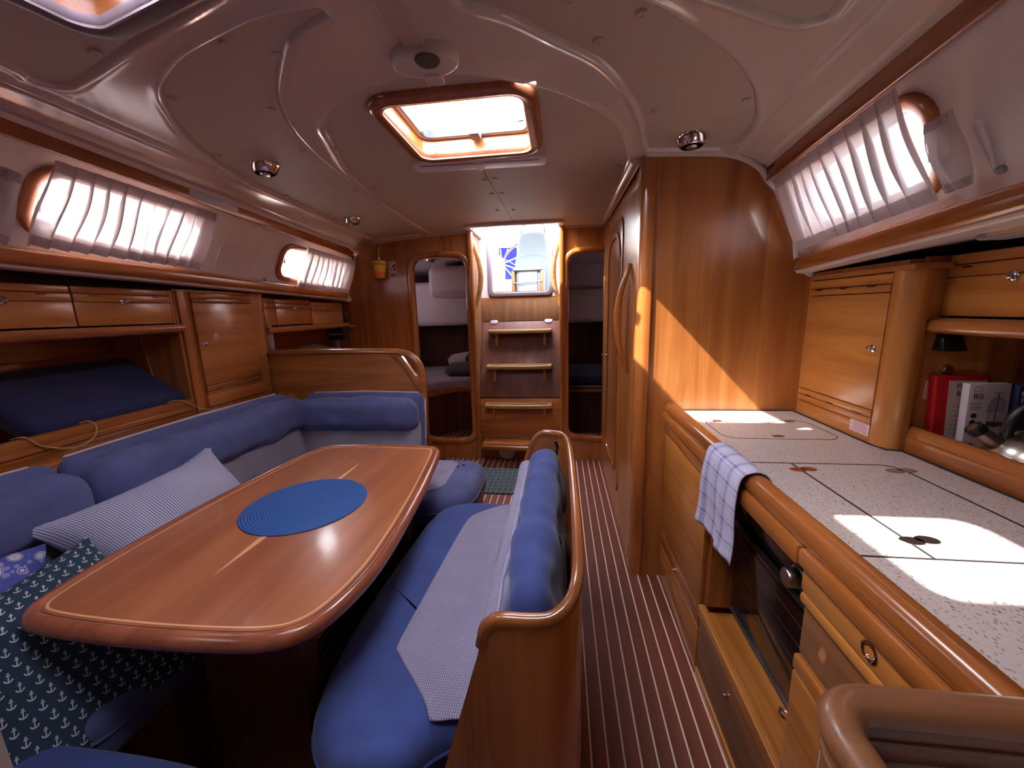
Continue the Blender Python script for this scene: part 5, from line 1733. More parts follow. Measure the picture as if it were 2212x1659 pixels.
# back fiddle
bf = thing('back_rail', 'stepped wooden fiddle rail along the back of the galley worktop', 'rail', (1.07, .8, .84))
MB().box(1.052, 1.088, -.3, 1.285, .838, .888).build('rail_base', M_TY, bf, bevel=.006)
MB().sweep([(1.070, y, .903) for y in (-.3, .4, 1.0, 1.275)], [(-.014, -.016), (.018, -.016), (.020, .0), (.012, .014), (-.004, .016), (-.014, .006)]).build('rail_cap', M_TY, bf, ang=60)

# corner locker
cl = thing('corner_locker', 'wooden corner locker standing on the worktop beside the tall wall', 'locker', (1.1, 1.5, .84))
XR = 1.0
MB().box(XR + .012, 1.5, 1.30, YP - .002, .84, 1.415).build('carcass', M_GZ, cl, smooth=False)
MB().box(XR, XR + .012, 1.336, 1.728, .842, .898).build('plinth', M_GY, cl, bevel=.002)
MB().box(XR - .002, XR + .012, 1.336, 1.728, .900, .925).build('low_strip', M_GY, cl, bevel=.003)
v_ = MB().box(XR - .004, XR + .012, 1.336, 1.728, .927, .950).build('low_vent_strip', M_GY, cl, bevel=.003)
for yc in (1.40, 1.53, 1.66): MB().box(XR - .005, XR - .002, yc - .016, yc + .016, .927, .9315).build('vent_slot', M_BLACK, v_, smooth=False)
d_ = MB().box(XR - .003, XR + .012, 1.336, 1.728, .953, 1.322).build('door', M_GY, cl, bevel=.002)
MB().lathe([(.0125, 0), (.0125, .003), (.0065, .006), (.006, .012), (.008, .016), (.005, .019), (0, .0195)], (XR - .003, 1.366, 1.150), (-1, 0, 0), 16).build('knob', M_CHROME, d_)
v_ = MB().box(XR - .004, XR + .012, 1.336, 1.728, 1.325, 1.347).build('vent_strip', M_GY, cl, bevel=.003)
for yc in (1.41, 1.535, 1.665): MB().box(XR - .005, XR - .002, yc - .016, yc + .016, 1.3425, 1.3470).build('vent_slot', M_BLACK, v_, smooth=False)
MB().box(XR, XR + .012, 1.336, 1.728, 1.350, 1.380).build('head_strip', M_GY, cl, bevel=.003)
MB().box(XR - .002, XR + .10, 1.262, 1.735, 1.384, 1.402).build('top_board', M_TY, cl, bevel=.004)
_pp = [(XR + .055, 1.334), (XR + .0, 1.334)] + [(XR + .046 * (1 - math.cos(a)), 1.318 - .050 * math.sin(a)) for a in np.linspace(0, math.pi / 2, 9)] + [(XR + .055, 1.268)]
MB().prism(_pp, 'Z', .842, 1.386).build('round_post', M_GZ, cl, ang=60)
M_LBLINK = plain('faded_red_ink', 'B08088', .6)
lb = MB().box(XR - .0012, XR, 1.338, 1.422, .862, .905).build('warning_label', M_PINKLBL, cl, smooth=False)
for k in range(5): MB().box(XR - .0016, XR - .0011, 1.345 + .004 * (k % 2), 1.415 - .006 * (k % 3), .869 + .0068 * k, .8712 + .0068 * k).build('label_line', M_LBLINK, lb, smooth=False)

# niche side wall and back on the right
wall_galley_niche = struct('wall_galley_niche', (1.3, 1.0, .84))
MB().box(1.05, 1.55, 1.285, 1.30, .84, 1.42).build('niche_side', M_WZ, wall_galley_niche, smooth=False)
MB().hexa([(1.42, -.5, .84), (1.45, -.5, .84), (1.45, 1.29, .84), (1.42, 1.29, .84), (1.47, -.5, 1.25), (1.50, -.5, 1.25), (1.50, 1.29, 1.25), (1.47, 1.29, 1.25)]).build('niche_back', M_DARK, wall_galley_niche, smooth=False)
MB().box(1.06, 1.5, -.5, 1.30, .815, .858).build('niche_floor', M_WY, wall_galley_niche, smooth=False)
MB().box(1.30, 1.315, 1.275, 1.284, .86, 1.24).build('niche_batten', M_TZ, wall_galley_niche, smooth=False)
GR = 'overhead lockers above the galley'
locker('galley_locker', 'overhead galley locker with chrome knob on the right', .885, 1.283, 1.250, 1.420, 1.10, .3, -1, M_GY, strips=.05, knob=.57, knobz=1.350, slots=(.86, .2), group=GR)
locker('galley_locker', 'overhead galley locker at the right edge of the view', .45, .882, 1.250, 1.420, 1.10, .3, -1, M_GY, strips=.05, knob=.5, knobz=1.350, slots=(.86, .2), group=GR)
locker('galley_locker', 'narrow overhead end piece between corner locker and galley locker', 1.286, 1.345, 1.250, 1.420, 1.10, .3, -1, M_GY, strips=.05, slots=(), group=GR)
trim_8 = struct('trim_8', (1.1, .8, 1.22))
MB().sweep([(1.084, y, 1.222) for y in (-.3, .4, .9, 1.29)], [(-(a), b) for a, b in rounded][::-1]).build('shelf_edge', M_TY, trim_8, ang=50)
MB().box(1.09, 1.5, -.3, 1.285, 1.225, 1.245).build('shelf_board', M_WY, trim_8, smooth=False)

# peninsula with tall rail close to the camera
pn = thing('sink_cabinet', 'galley cabinet corner with tall rounded wooden rail at the lower right', 'cabinet', (.7, 0, 0))
MB().box(.275, 1.06, -.5, .368, 0, .80).build('carcass', M_GZ, pn, smooth=False)
MB().box(.27, 1.06, -.5, .362, .80, .838).build('top_board', M_LAM, pn, smooth=False)
_rp = [(.266, -.5), (.266, .0), (.266, .30)] + [(.266 + .045 * (1 - math.cos(a)), .322 + .045 * math.sin(a)) for a in np.linspace(0, math.pi / 2, 8)] + [(.45, .367), (.8, .367), (1.05, .367)]
MB().sweep([(x, y, .845) for x, y in _rp], [(-.011, -.045), (.011, -.045), (.011, .04), (-.011, .04)]).build('rail_board', M_WORN_SHADED, pn, bevel=.002)
MB().sweep([(x, y, .862) for x, y in _rp], [(-.014, -.003), (.014, -.003), (.014, .003), (-.014, .003)]).build('rail_bead', M_WORN_SHADED, pn, bevel=.002)
MB().sweep([(x, y, .892) for x, y in _rp], [(.019 * math.cos(a), .017 * math.sin(a)) for a in np.linspace(0, 2 * math.pi, 15)[:-1]]).build('rail_cap', M_WORN_SHADED, pn, ang=60)

# ================================================================== deck hatches
M_HFRAME = plain('taupe_hatch_frame', '7C6E72', .35)
def deck_hatch(label, cx, cy, hw, hh, rot=0, lining=None, pane=None, latch=True, rise=.068, frame_mat_=None, ring=.042):
    z = zc(cx, cy) - .003
    t_ = thing('deck_hatch', label, 'hatch', (cx, cy, z))
    ca, sa = math.cos(rot), math.sin(rot)
    R = lambda pl: [(cx + x * ca - y * sa, cy + x * sa + y * ca) for x, y in pl]
    fm = frame_mat_ or M_TRIM_TABLE
    mid = R(rrect(-hw - .002, hw + .002, -hh - .002, hh + .002, .065, 8))
    MB().sweep([(x, y, z - .004) for x, y in mid], [(-.022, .012), (-.022, -.004), (-.014, -.012), (.004, -.014), (.018, -.008), (.024, .0), (.024, .012)], cyclic=True).build('inner_frame', fm, t_, ang=60)
    a = R(rrect(-hw + .014, hw - .014, -hh + .014, hh - .014, .05, 8)); b = R(rrect(-hw + .020, hw - .020, -hh + .020, hh - .020, .046, 8))
    MB().sweep([(x, y, z - .012) for x, y in a], [(-.004, -.003), (.004, -.003), (.004, .006), (-.004, .006)], cyclic=True).build('frame_bead', M_INLAY if not frame_mat_ else fm, t_)
    MB().ring(R(rrect(-hw, hw, -hh, hh, .06, 8)), R(rrect(-hw + .012, hw - .012, -hh + .012, hh - .012, .05, 8)), 'Z', z, z + rise).build('lining', lining or M_WX, t_, ang=50)
    MB().ring(R(rrect(-hw - .02, hw + .02, -hh - .02, hh + .02, .07, 8)), R(rrect(-hw + .030, hw - .030, -hh + .030, hh - .030, .035, 8)), 'Z', z + rise - .012, z + rise + .02).build('alloy_frame', M_ALU, t_, bevel=.003)
    MB().ring(R(rrect(-hw + .028, hw - .028, -hh + .028, hh - .028, .037, 8)), R(rrect(-hw + .033, hw - .033, -hh + .033, hh - .033, .034, 8)), 'Z', z + rise - .010, z + rise + .018).build('gasket', M_BLACK, t_)
    MB().prism(R(rrect(-hw + .025, hw - .025, -hh + .025, hh - .025, .035, 8)), 'Z', z + rise + .006, z + rise + .014).build('pane', pane or M_GLASS, t_, ang=50)
    if latch:
        MB().box(cx - .018, cx + .022, cy + hh - .085, cy + hh - .025, z + rise - .030, z + rise - .006).build('latch', M_GREYP, t_, bevel=.006)
        for x in (-.55, .35):
            MB().hexa([(cx + x * hw, cy - hh + .035, z + rise - .02), (cx + x * hw + .05, cy - hh + .06, z + rise - .03), (cx + x * hw + .05, cy - hh + .07, z + rise - .03), (cx + x * hw, cy - hh + .05, z + rise - .02),
                       (cx + x * hw, cy - hh + .035, z + rise), (cx + x * hw + .05, cy - hh + .06, z + rise), (cx + x * hw + .05, cy - hh + .07, z + rise), (cx + x * hw, cy - hh + .05, z + rise)]).build('stay_arm', M_BLACK, t_, bevel=.002)
        for (x, y) in ((-.7, 1), (.55, 1), (1, .75), (1, -.6), (-1, .8), (-1, -.65)):
            xx = cx + (hw - .002) * x if abs(x) == 1 else cx + hw * x
            yy = cy + (hh - .002) * y if abs(y) == 1 else cy + hh * y
            MB().lathe([(.0065, .002), (.0065, -.003), (.004, -.004), (0, -.004)], (xx, yy, z - .014), (0, 0, 1), 10).build('screw', M_DARK, t_)
    return t_
deck_hatch('deck hatch with wooden frame and clear pane in the middle of the ceiling', (HX0 + HX1) / 2, (HY0 + HY1) / 2, (HX1 - HX0) / 2 - .012, (HY1 - HY0) / 2 - .012)
deck_hatch('square deck hatch with pale frame at the upper left corner of the ceiling', H3C.x, H3C.y, .205, .205, -math.radians(14), pane=M_BLIND, latch=False, frame_mat_=M_HFRAME, lining=M_WX, rise=.06)
deck_hatch('deck hatch over the forward end of the galley', (H2[0] + H2[1]) / 2, (H2[2] + H2[3]) / 2, (H2[1] - H2[0]) / 2, (H2[3] - H2[2]) / 2, latch=False)
deck_hatch('added unseen deck hatch with blind behind the camera', (H4[0] + H4[1]) / 2, (H4[2] + H4[3]) / 2, (H4[1] - H4[0]) / 2, (H4[3] - H4[2]) / 2, pane=M_BLIND2, latch=False)  # unseen hatch added as soft fill light from forward
bl = thing('blind_cassette', 'slim white roller blind cassette below the middle deck hatch', 'blind', (-.335, 1.76, 1.9))
zb_ = zpan(-.335, 1.76)
MB().prism([(-.600, 1.700), (-.075, 1.722), (-.050, 1.735), (-.060, 1.80), (-.085, 1.812), (-.60, 1.795), (-.625, 1.775), (-.62, 1.71)], 'Z', zb_ - .016, zb_ - .0005).build('cassette', M_WHITE, bl, bevel=.004)
MB().hexa([(-.585, 1.712, zb_ - .018), (-.085, 1.733, zb_ - .018), (-.085, 1.741, zb_ - .018), (-.585, 1.720, zb_ - .018), (-.585, 1.712, zb_ - .014), (-.085, 1.733, zb_ - .014), (-.085, 1.741, zb_ - .014), (-.585, 1.720, zb_ - .014)]).build('slit', M_BROWN, bl, smooth=False)
rounded_slab(MB(), [(-.362, 1.715), (-.315, 1.717), (-.318, 1.775), (-.330, 1.795), (-.345, 1.795), (-.357, 1.775)], zb_ - .024, zb_ - .014, .003).build('clip', M_WHITE, bl)

# ================================================================== cabin windows and curtains
def cabin_window(name, key, latch_at=None):
    side, Y0, Y1, s0, s1 = WIN[key]
    lo, up = (lowL, upL) if side == 'L' else (lowR, upR)
    sg = -1 if side == 'L' else 1
    root = struct(name, tuple(wall_point(lo, up, (Y0 + Y1) / 2, s0, 0, sg)))
    ol = window_outline(Y0, Y1, s0, s1, .07, 8)
    n0 = (wall_point(lo, up, 1.3, .5, -1, sg) - wall_point(lo, up, 1.3, .5, 0, sg)).normalized()
    MB().sweep([tuple(wall_point(lo, up, a, b, -.004, sg)) for a, b in ol], [(-.018, -.012), (-.018, .005), (-.011, .010), (.011, .010), (.018, .005), (.018, -.012)], up=tuple(n0), cyclic=True).build('window_frame', M_TY, root, ang=60)
    k = .35
    inner = [(a, b / k) for a, b in inset([(a, b * k) for a, b in ol], .014)]
    inner2 = [(a, b / k) for a, b in inset([(a, b * k) for a, b in ol], .026)]
    n = len(inner)
    A = [wall_point(lo, up, a, b, .030, sg) for a, b in ol]; B = [wall_point(lo, up, a, b, .030, sg) for a, b in inner2]
    A2 = [wall_point(lo, up, a, b, .046, sg) for a, b in ol]; B2 = [wall_point(lo, up, a, b, .046, sg) for a, b in inner2]
    fs = []
    for i in range(n):
        j = (i + 1) % n
        fs += [(i, j, n + j, n + i), (n + i, n + j, 3 * n + j, 3 * n + i), (2 * n + i, 3 * n + i, 3 * n + j, 2 * n + j)]
    MB().add(A + B + A2 + B2, fs).build('sash', M_ALU, root)
    v2, tf = fill_poly([(a, b * k) for a, b in inner], [], .1)
    m = len(v2)
    vv = [wall_point(lo, up, a, b / k, .036, sg) for a, b in v2] + [wall_point(lo, up, a, b / k, .042, sg) for a, b in v2]
    MB().add(vv, list(tf) + [tuple(i + m for i in f[::-1]) for f in tf]).build('window_pane', M_GLASS, root)
    if latch_at:
        for (yy, ss) in latch_at:
            c = wall_point(lo, up, yy, ss, .018, sg)
            mb = MB(); cushion(mb, (.028, .030, .075 if ss > .25 else .03), .006, 0, 0, 1, 0, .02, Matrix.Translation(c)); mb.build('window_latch', M_BLACK if ss > .25 else M_ALU, root, ang=50)
    return root
cabin_window('window_1', 'port_main', [(1.058, .47)])
cabin_window('window_2', 'port_aft', [(2.19, .50), (2.40, .17)])
cabin_window('window_3', 'starboard', [(1.064, .44)])
cabin_window('added_window_4', 'added_port_fwd')
cabin_window('added_window_5', 'added_starboard_fwd')
for key in WIN:
    side, Y0, Y1, s0, s1 = WIN[key]
    lo, up = (lowL, upL) if side == 'L' else (lowR, upR)
    sg = -1 if side == 'L' else 1
    c = wall_point(lo, up, (Y0 + Y1) / 2, (s0 + s1) / 2, .06, sg)
    nn = wall_point(lo, up, 1.3, .5, -1, sg) - wall_point(lo, up, 1.3, .5, 0, sg)
    portal('daylight_' + key, c, nn, (Y1 - Y0), .35 * (s1 - s0) + .05, up='X') if False else portal('daylight_' + key, c, nn, .42, .42 if (Y1 - Y0) < .5 else (Y1 - Y0))


M_HEM = translucent('curtain_hem', 'CFC2C4', .35, .03)
def curtain(label, side, Y0, Y1, s0, s1, pleats, seed, lean=0., amp=.010, group=None, studs=()):
    lo, up = (lowL, upL) if side == 'L' else (lowR, upR)
    sg = -1 if side == 'L' else 1
    t_ = thing('curtain', label, 'curtain', tuple(wall_point(lo, up, (Y0 + Y1) / 2, s0, -.03, sg)), group)
    NU, NV = max(24, pleats * 18), 16
    rng = random.Random(seed)
    ph = [rng.uniform(-.25, .25) for _ in range(pleats + 2)]
    def P(i, j, extra=0.):
        u, v = i / NU, j / NV
        w = u * pleats
        a = math.cos(2 * math.pi * w + .5)
        gather = .45 + .55 * math.sin(math.pi * (.12 + .76 * v)) 
        fold = .30 + 1.9 * (math.sin(math.pi * (.10 + .8 * v)) ** .5) * (.7 + .3 * ph[int(w)] * 4)
        y = Y0 + (Y1 - Y0) * (w - fold * math.sin(2 * math.pi * w) / (2 * math.pi)) / pleats + lean * (1 - v) * (1 - u) + .006 * math.sin(5 * v + 9 * u + seed)
        o = -.026 - amp * gather * (1 + a * 1.15) - extra
        return wall_point(lo, up, y, s0 + (s1 - s0) * v, o, sg)
    vv = [P(i, j) for j in range(NV + 1) for i in range(NU + 1)]
    W_ = NU + 1
    MB().add(vv, [(j * W_ + i, j * W_ + i + 1, (j + 1) * W_ + i + 1, (j + 1) * W_ + i) for j in range(NV) for i in range(NU)]).build('cloth', M_CURTAIN, t_, ang=80)
    for nm, j0, j1 in (('bottom_hem', 0, 2), ('top_hem', NV - 2, NV)):
        vv = [P(i, j, .0015) for j in range(j0, j1 + 1) for i in range(NU + 1)]
        MB().add(vv, [(j * W_ + i, j * W_ + i + 1, (j + 1) * W_ + i + 1, (j + 1) * W_ + i) for j in range(j1 - j0) for i in range(NU)]).build(nm, M_HEM, t_, ang=80)
    for (yy, ss) in studs:
        c = wall_point(lo, up, yy, ss, 0, sg)
        nn = wall_point(lo, up, yy, ss, -1, sg) - c
        MB().lathe([(.008, 0), (.008, .008), (.004, .012), (0, .012)], c, nn, 12).build('wire_stud', M_GREYP, t_)
    return t_
GC = 'sheer curtains on the cabin windows'
curtain('sheer white curtain drawn over the big left window', 'L', 1.045, 1.625, .10, .90, 11, 3, group=GC, studs=((1.655, .10),))
curtain('bunched end of a white curtain at the left edge beside the big left window', 'L', .90, .985, .10, .72, 3, 5, amp=.016, group=GC, studs=((1.0, .62),))
curtain('sheer white curtain on the small left window by the chart table', 'L', 2.315, 2.93, .02, .84, 10, 8, amp=.014, group=GC, studs=((2.08, .06),))
curtain('sheer white curtain drawn over the right window above the galley', 'R', 1.075, 1.645, .10, .90, 10, 11, lean=-.03, group=GC, studs=((1.665, .12),))
curtain('bunched end of a white curtain right of the galley window', 'R', .955, 1.005, .12, .58, 2, 14, amp=.014, group=GC, studs=((.93, .14),))
curtain('added unseen sheer curtain over the forward left window', 'L', -.58, .28, .10, .90, 12, 21, group=GC)  # unseen curtains added to diffuse sun through the added forward windows
curtain('added unseen sheer curtain over the forward right window', 'R', -.58, .38, .10, .90, 12, 22, group=GC)
# hanging cord loop beside the right curtain
o = MB().tube([tuple(wall_point(lowR, upR, y, s_, -.012, 1)) for y, s_ in ((.935, .14), (.945, .30), (.952, .44), (.945, .46), (.935, .44), (.932, .30), (.932, .16))], .0025, 6).build('pull_cord', M_WHITE)
tag(o, 'white cord loop hanging beside the right curtain', 'cord')

# ================================================================== loose things
# tea towel over the galley rail
def towel():
    prof = spline([(.520, .868), (.512, .880), (.500, .889), (.480, .893), (.452, .882), (.440, .850), (.436, .78), (.440, .70), (.436, .635)], 6)
    NU = 26
    vs_, uv, fs = [], [], []
    L = [0.]
    for a, b in zip(prof[:-1], prof[1:]): L.append(L[-1] + math.hypot(b[0] - a[0], b[1] - a[1]))
    for j, (x, z) in enumerate(prof):
        t = L[j] / L[-1]
        for i in range(NU + 1):
            u = i / NU
            drop = max(0, t - .35)
            y0, y1 = 1.175 + .015 * drop, .955 - .0 * drop
            y = y0 + (y1 - y0) * u
            w = .012 * drop * 1.6 * math.sin(u * 9 + 1.2) + .005 * drop * math.sin(u * 23)
            zz = z - .03 * drop * math.sin(u * 3.1) * 0 + .02 * drop * (u - .5) * 0
            if j == len(prof) - 1: zz += .004 * math.sin(u * 17)
            vs_.append(Vector((x - max(0, w) * 1.0 - .002, y, zz))); uv.append((u, t))
    for j in range(len(prof) - 1):
        for i in range(NU):
            b = j * (NU + 1) + i
            fs.append((b, b + 1, b + NU + 2, b + NU + 1))
    c = Vector((.45, 1.06, .63))
    me = bpy.data.meshes.new('tea_towel')
    me.from_pydata([tuple(p - c) for p in vs_], [], fs)
    ul = me.uv_layers.new(name='UVMap')
    for lp in me.loops: ul.data[lp.index].uv = uv[lp.vertex_index]
    finish(me, M_TOWEL, True, 80)
    o = bpy.data.objects.new('tea_towel', me); COL.objects.link(o); o.location = c
    sm = o.modifiers.new('thickness', 'SOLIDIFY'); sm.thickness = .003; sm.offset = 1
    return tag(o, 'blue and white checked tea towel hanging over the galley rail', 'towel')
towel()

# fire blanket box, press box, navy box, kettle in the niche
fb = thing('fire_blanket_box', 'red fire blanket box with a beige label in the galley niche', 'box', (1.16, 1.27, .858))
T = Matrix.Translation((1.16, 1.268, .858))
def hexa_lean(x0, x1, y0, y1, z0, z1, lean):
    return [(x0, y0, z0), (x1, y0, z0), (x1, y1, z0), (x0, y1, z0), (x0 - lean, y0, z1), (x1 - lean, y0, z1), (x1 - lean, y1, z1), (x0 - lean, y1, z1)]
MB().hexa(hexa_lean(1.112, 1.245, 1.255, 1.282, .858, 1.078, .016)).build('case', M_RED, fb, bevel=.003)
lbk = MB().hexa(hexa_lean(1.144, 1.240, 1.2535, 1.2555, .866, 1.064, .0145)).build('label', M_BEIGECARD, fb, smooth=False)
XD = (1, 0, 0); ZD = (-.075, 0, 1)
text_mesh('label_text', 'FIRE', .021, M_INK, lbk, (1.150, 1.2528, 1.047), XD, ZD, align='LEFT')
text_mesh('label_text', 'BLANKET', .021, M_INK, lbk, (1.152, 1.2528, 1.025), XD, ZD, align='LEFT')
for k in range(7):
    z = .985 - .014 * k
    MB().box(1.148, 1.20 - .006 * (k % 3), 1.2526, 1.2534, z, z + .003).build('label_line', M_GREYINK, lbk, smooth=False)
MB().box(1.150, 1.225, 1.2524, 1.2534, .870, .882).build('label_band', M_INK, lbk, smooth=False)

cb = thing('press_box', 'white coffee press carton with a picture of the press in the galley niche', 'box', (1.21, 1.24, .858))
MB().hexa(hexa_lean(1.168, 1.272, 1.226, 1.248, .858, 1.060, .010)).build('carton', M_PAPER, cb, bevel=.0015)
F = 1.2254
ZD = (-.05, 0, 1)
text_mesh('logo_text', 'R', .024, M_INK, cb, (1.171, F, 1.022), XD, ZD, align='LEFT')
text_mesh('logo_text', 'B', .024, M_REDINK, cb, (1.185, F, 1.022), XD, ZD, align='LEFT')
MB().tube([(1.172, F, 1.038), (1.170, F, 1.045), (1.175, F, 1.051), (1.182, F, 1.052), (1.189, F, 1.050), (1.192, F, 1.044), (1.188, F, 1.038)], .0009, 6, cyclic=True).build('logo_hat', M_GREYINK, cb)
for k in range(4): MB().box(1.168, 1.196 - .004 * (k % 2), F - .0004, F + .0004, 1.002 - .006 * k, 1.0038 - .006 * k).build('print_line', M_GREYINK, cb, smooth=False)
for z in (.966, .946):
    MB().lathe([(.0078, 0), (.0078, .0006), (0, .0006)], (1.181, F + .0002, z), (0, -1, 0), 18).build('print_disc', M_INK, cb)
# printed press: lid, dome, beaker, plunger
M_PGLASS = plain('printed_glass', '9C98B4', .5); M_PDARK = plain('printed_dark', '4A4650', .5); M_PLITE = plain('printed_light', 'B9B4CC', .5)
MB().prism([(1.212, .975), (1.212, .998), (1.216, 1.012), (1.224, 1.022), (1.234, 1.025), (1.244, 1.022), (1.252, 1.012), (1.256, .998), (1.254, .975)], 'Y', F - .0005, F).build('print_dome', M_PGLASS, cb, smooth=False)
MB().prism([(1.213, .972), (1.254, .972), (1.256, .885), (1.215, .885)], 'Y', F - .0004, F).build('print_beaker', M_PLITE, cb, smooth=False)
MB().prism([(1.215, .950), (1.255, .948), (1.255, .937), (1.235, .932), (1.215, .938)], 'Y', F - .0008, F).build('print_plunger', M_PDARK, cb, smooth=False)
MB().box(1.233, 1.2355, F - .0009, F, .945, 1.030).build('print_rod', M_PDARK, cb, smooth=False)
MB().box(1.224, 1.245, F - .0009, F, 1.030, 1.037).build('print_knob', M_PGLASS, cb, smooth=False)
MB().prism([(1.176, .858), (1.20, .872), (1.19, .884), (1.178, .882)], 'Y', F - .0005, F).build('print_leaf', M_PDARK, cb, smooth=False)
nb = thing('navy_box', 'navy carton with white logo at the right edge of the galley niche', 'box', (1.31, 1.23, .858))
MB().hexa(hexa_lean(1.276, 1.40, 1.212, 1.245, .858, 1.056, .008)).build('carton', M_NAVYCARD, nb, bevel=.0015)
text_mesh('logo_text', 'RB', .024, M_WHITE, nb, (1.276, 1.2114, 1.014), XD, ZD, align='LEFT')
MB().tube([(1.278, 1.2114, 1.028), (1.276, 1.2114, 1.035), (1.281, 1.2114, 1.041), (1.288, 1.2114, 1.042), (1.295, 1.2114, 1.040), (1.297, 1.2114, 1.034), (1.294, 1.2114, 1.028)], .0012, 6, cyclic=True).build('logo_hat', M_WHITE, nb)

kt = thing('kettle', 'polished steel kettle with black handle in the galley niche', 'kettle', (1.165, 1.055, .858))
kc = (1.165, 1.055, .858)
MB().lathe([(.070, .0), (.082, .010), (.086, .030), (.083, .055), (.072, .080), (.052, .098), (.036, .104), (.034, .108), (.020, .114), (0, .116)], kc, n=40).build('body', M_STEEL, kt, ang=50)
MB().lathe([(.010, .114), (.007, .122), (.012, .130), (.012, .138), (0, .142)], kc, n=16).build('lid_knob', M_BLACK, kt)
_dv = Vector((-.80, .25, 0)).normalized()
b0 = Vector(kc) + _dv * .062 + Vector((0, 0, .072)); b1_ = Vector(kc) + _dv * .108 + Vector((0, 0, .108))
MB().tube([b0, b0.lerp(b1_, .5), b1_], .018, 14, scale=[1.15, 1., .85]).build('spout', M_STEEL, kt)
MB().tube([b1_ - (b1_ - b0) * .12, b1_ + (b1_ - b0).normalized() * .010], .0195, 14).build('spout_cap', M_BLACK, kt)
MB().tube([b1_ + (b1_ - b0).normalized() * .009, b1_ + (b1_ - b0).normalized() * .012], .012, 14).build('spout_whistle', M_STEEL, kt)
_pr = [Vector(kc) + _dv * .055 + Vector((0, 0, .09)), Vector(kc) + _dv * .050 + Vector((0, 0, .14)), Vector(kc) + _dv * .030 + Vector((0, 0, .175)), Vector(kc) + Vector((0, 0, .190)), Vector(kc) - _dv * .035 + Vector((0, 0, .175)), Vector(kc) - _dv * .055 + Vector((0, 0, .13)), Vector(kc) - _dv * .058 + Vector((0, 0, .09))]
MB().tube(spline([tuple(p) for p in _pr], 5), .012, 12).build('handle', M_BLACK, kt)

# things on the niche side wall
o = MB().hexa([(1.092, 1.245, 1.150), (1.156, 1.245, 1.150), (1.156, 1.284, 1.150), (1.092, 1.284, 1.150), (1.098, 1.262, 1.198), (1.150, 1.262, 1.198), (1.150, 1.284, 1.198), (1.098, 1.284, 1.198)]).build('socket_cover', M_BLACK, bevel=.004)
tag(o, 'black plastic socket cover under the galley lockers', 'socket')
o = MB().lathe([(.016, 0), (.016, .004), (.012, .010), (0, .012)], (1.142, 1.2845, 1.092), (0, -1, 0), 20).build('magnetic_catch', M_STEEL); tag(o, 'small round steel catch above the red fire blanket box', 'catch')
sl = thing('instruction_label', 'white instruction label with red border left of the red fire blanket box', 'label', (1.11, 1.284, 1.0))
MB().box(1.094, 1.130, 1.2835, 1.2848, 1.002, 1.058).build('paper', M_PINKLBL, sl, smooth=False)
MB().ring([(1.097, 1.005), (1.127, 1.005), (1.127, 1.055), (1.097, 1.055)], [(1.0985, 1.0065), (1.1255, 1.0065), (1.1255, 1.0535), (1.0985, 1.0535)], 'Y', 1.2830, 1.2836).build('red_border', M_REDINK, sl, smooth=False)
for k in range(4): MB().box(1.101, 1.122, 1.2831, 1.2836, 1.013 + .010 * k, 1.0155 + .010 * k).build('text_line', M_LBLINK, sl, smooth=False)
# lamp under the right ledge
lm = thing('galley_lamp', 'grey strip lamp under the ledge above the galley lockers', 'lamp', (.99, .95, 1.43))
rounded_slab(MB(), [(y, z) for y, z in rrect(.72, 1.080, 1.430, 1.464, .012)], .966, 1.03, .006, 'X').build('lamp_body', M_GREYP, lm, ang=60)
MB().box(.962, .968, .74, 1.05, 1.436, 1.450).build('lamp_tube', plain('lamp_diffuser', 'C8B48C', .3), lm, bevel=.002)

# navy cushion in the niche on the left
mb = MB(); cushion(mb, (.36, .56, .085), .02, .006, .004, 4, 3, .03, frame_mat((-1.965, 1.335, 1.003), (-1, .0, .62), (0, 1, .02)))
tag(mb.build('spare_cushion', M_NAVY, ang=80), 'navy blue spare cushion leaning in the open shelf on the left', 'cushion')
# yellow cords
o = MB().tube(spline([(-1.775, .985, .932), (-1.74, 1.0, .934), (-1.735, 1.03, .895), (-1.72, 1.10, .863), (-1.725, 1.165, .875), (-1.737, 1.192, .912), (-1.755, 1.187, .935), (-1.775, 1.17, .933)], 6), .0028, 6).build('cord', M_CORD); tag(o, 'thin yellow cord looped over the shelf rail near the left edge', 'cord')
o = MB().tube(spline([(-1.775, 1.50, .933), (-1.745, 1.53, .934), (-1.735, 1.57, .905), (-1.71, 1.62, .868), (-1.66, 1.68, .866), (-1.64, 1.72, .866)], 6), .0028, 6).build('cord', M_CORD); tag(o, 'thin yellow cord hanging by the foot of the tall locker post', 'cord')
# chart corner
o = MB().lathe([(.022, 0), (.024, .008), (.024, .142), (.022, .150), (0, .150)], (-1.795, 2.20, 1.10), n=20).build('tube_lamp', M_GREYP); tag(o, 'grey upright tube lamp at the end of the partition', 'lamp')
rm = thing('instrument_cover', 'black instrument cover with white lettering above the chart table', 'instrument', (-1.81, 2.95, 1.10))
rounded_slab(MB(), [(x, z) for x, z in rrect(-1.885, -1.735, 1.102, 1.196, .016)], 2.94, 3.0, .010, 'Y').build('cover', M_BLACK, rm, ang=60)
text_mesh('lettering', 'Raymarine', .027, M_WHITE, rm, (-1.81, 2.9392, 1.152), (1, 0, 0), (0, 0, 1))
MB().box(-1.84, -1.81, 2.97, 2.99, 1.0, 1.11).build('bracket_arm', M_GREYP, rm, bevel=.004)
hs = thing('radio_handset', 'black radio handset hanging beside the chart lockers', 'radio', (-1.785, 3.06, 1.21))
mb = MB(); cushion(mb, (.055, .04, .085), .018, .004, 0, 1, 1, .012, place((-1.787, 3.06, 1.290))); mb.build('handset_body', M_BLACK, hs, ang=60)
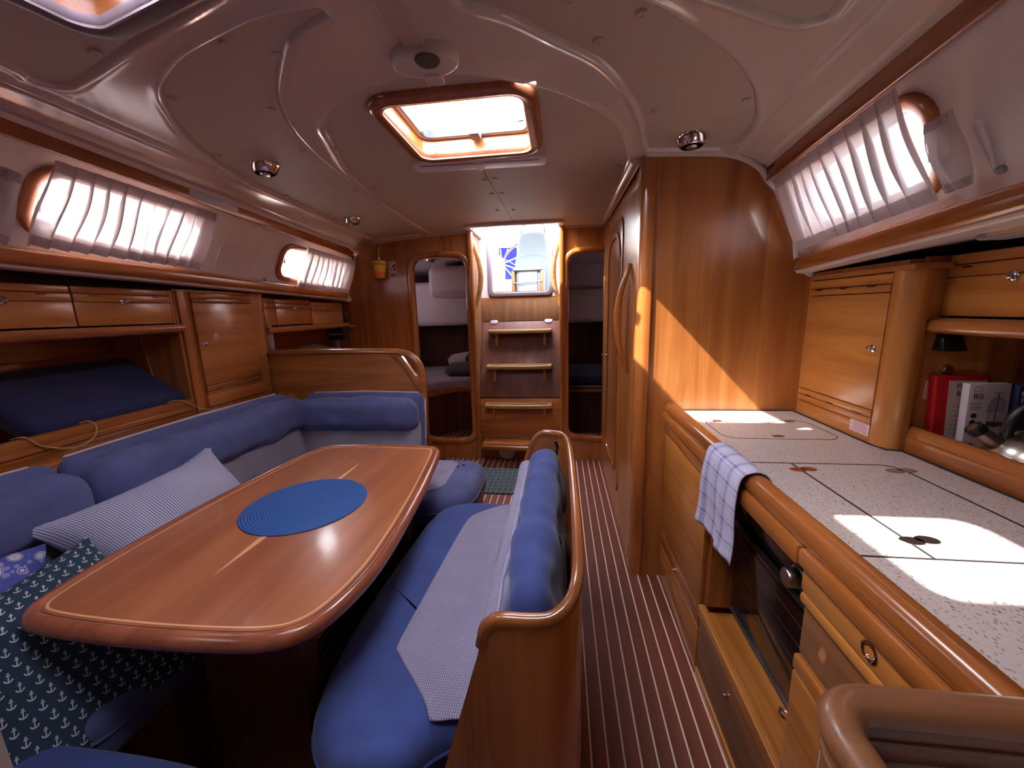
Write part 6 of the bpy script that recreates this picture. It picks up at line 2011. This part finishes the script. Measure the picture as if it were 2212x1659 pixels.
MB().tube(spline([(-1.78, 3.06, 1.25), (-1.775, 3.07, 1.20), (-1.765, 3.06, 1.10), (-1.76, 3.06, 1.02), (-1.77, 3.05, .98)], 6), .004, 6).build('coiled_lead', M_BLACK, hs)
mb = MB(); cushion(mb, (.26, .30, .05), .02, .01, .02, 8, 3, .02, place((-1.92, 2.80, 1.028)))
tag(mb.build('cloth_bag', fabric('brown_bag', '6E5A54', '4C3C38'), ang=80), 'crumpled brown bag on the shelf of the chart table', 'bag')
# emergency beacon
eb = thing('emergency_beacon', 'yellow and orange emergency beacon hanging on the aft bulkhead', 'beacon', (-1.49, 3.17, 1.58))
MB().lathe([(.030, .0), (.036, .006), (.043, .040), (.044, .052)], (-1.490, 3.165, 1.595), n=20).build('orange_base', M_ORANGE, eb)
MB().lathe([(.044, .052), (.050, .085), (.054, .100), (.060, .104), (.062, .118), (.055, .135), (.042, .142), (0, .144)], (-1.490, 3.165, 1.595), n=20).build('yellow_body', M_YELLOW, eb)
MB().lathe([(.0625, .106), (.0625, .110)], (-1.490, 3.165, 1.595), n=20).build('dark_band', M_BLACK, eb)
for dx in (-.018, .022): MB().lathe([(.0, -.014), (.009, -.012), (.010, 0), (.010, .004)], (-1.490 + dx, 3.155, 1.593), n=12).build('foot', M_BLACK, eb)
MB().tube([(-1.488, 3.165, 1.735), (-1.486, 3.168, 1.79), (-1.492, 3.19, 1.835), (-1.50, 3.215, 1.86)], .005, 8).build('hanging_strap', M_WHITE, eb)
MB().lathe([(.010, 0), (.010, .03), (0, .032)], (-1.487, 3.166, 1.735), n=10).build('strap_clip', M_WHITE, eb)
bs = thing('bulkhead_sticker', 'white printed sticker on the aft bulkhead beside the yellow beacon', 'sticker', (-1.405, 3.223, 1.6))
MB().box(-1.436, -1.372, 3.2228, 3.2242, 1.597, 1.736).build('paper', M_PAPER, bs, smooth=False)
rng = random.Random(4)
for k in range(14):
    x, z = -1.425 + rng.random() * .045, 1.61 + rng.random() * .11
    MB().lathe([(.005 + .004 * rng.random(), 0), (.004, .0005), (0, .0005)], (x, 3.2226, z), (0, -1, 0), 7).build('print_mark', M_INK, bs)
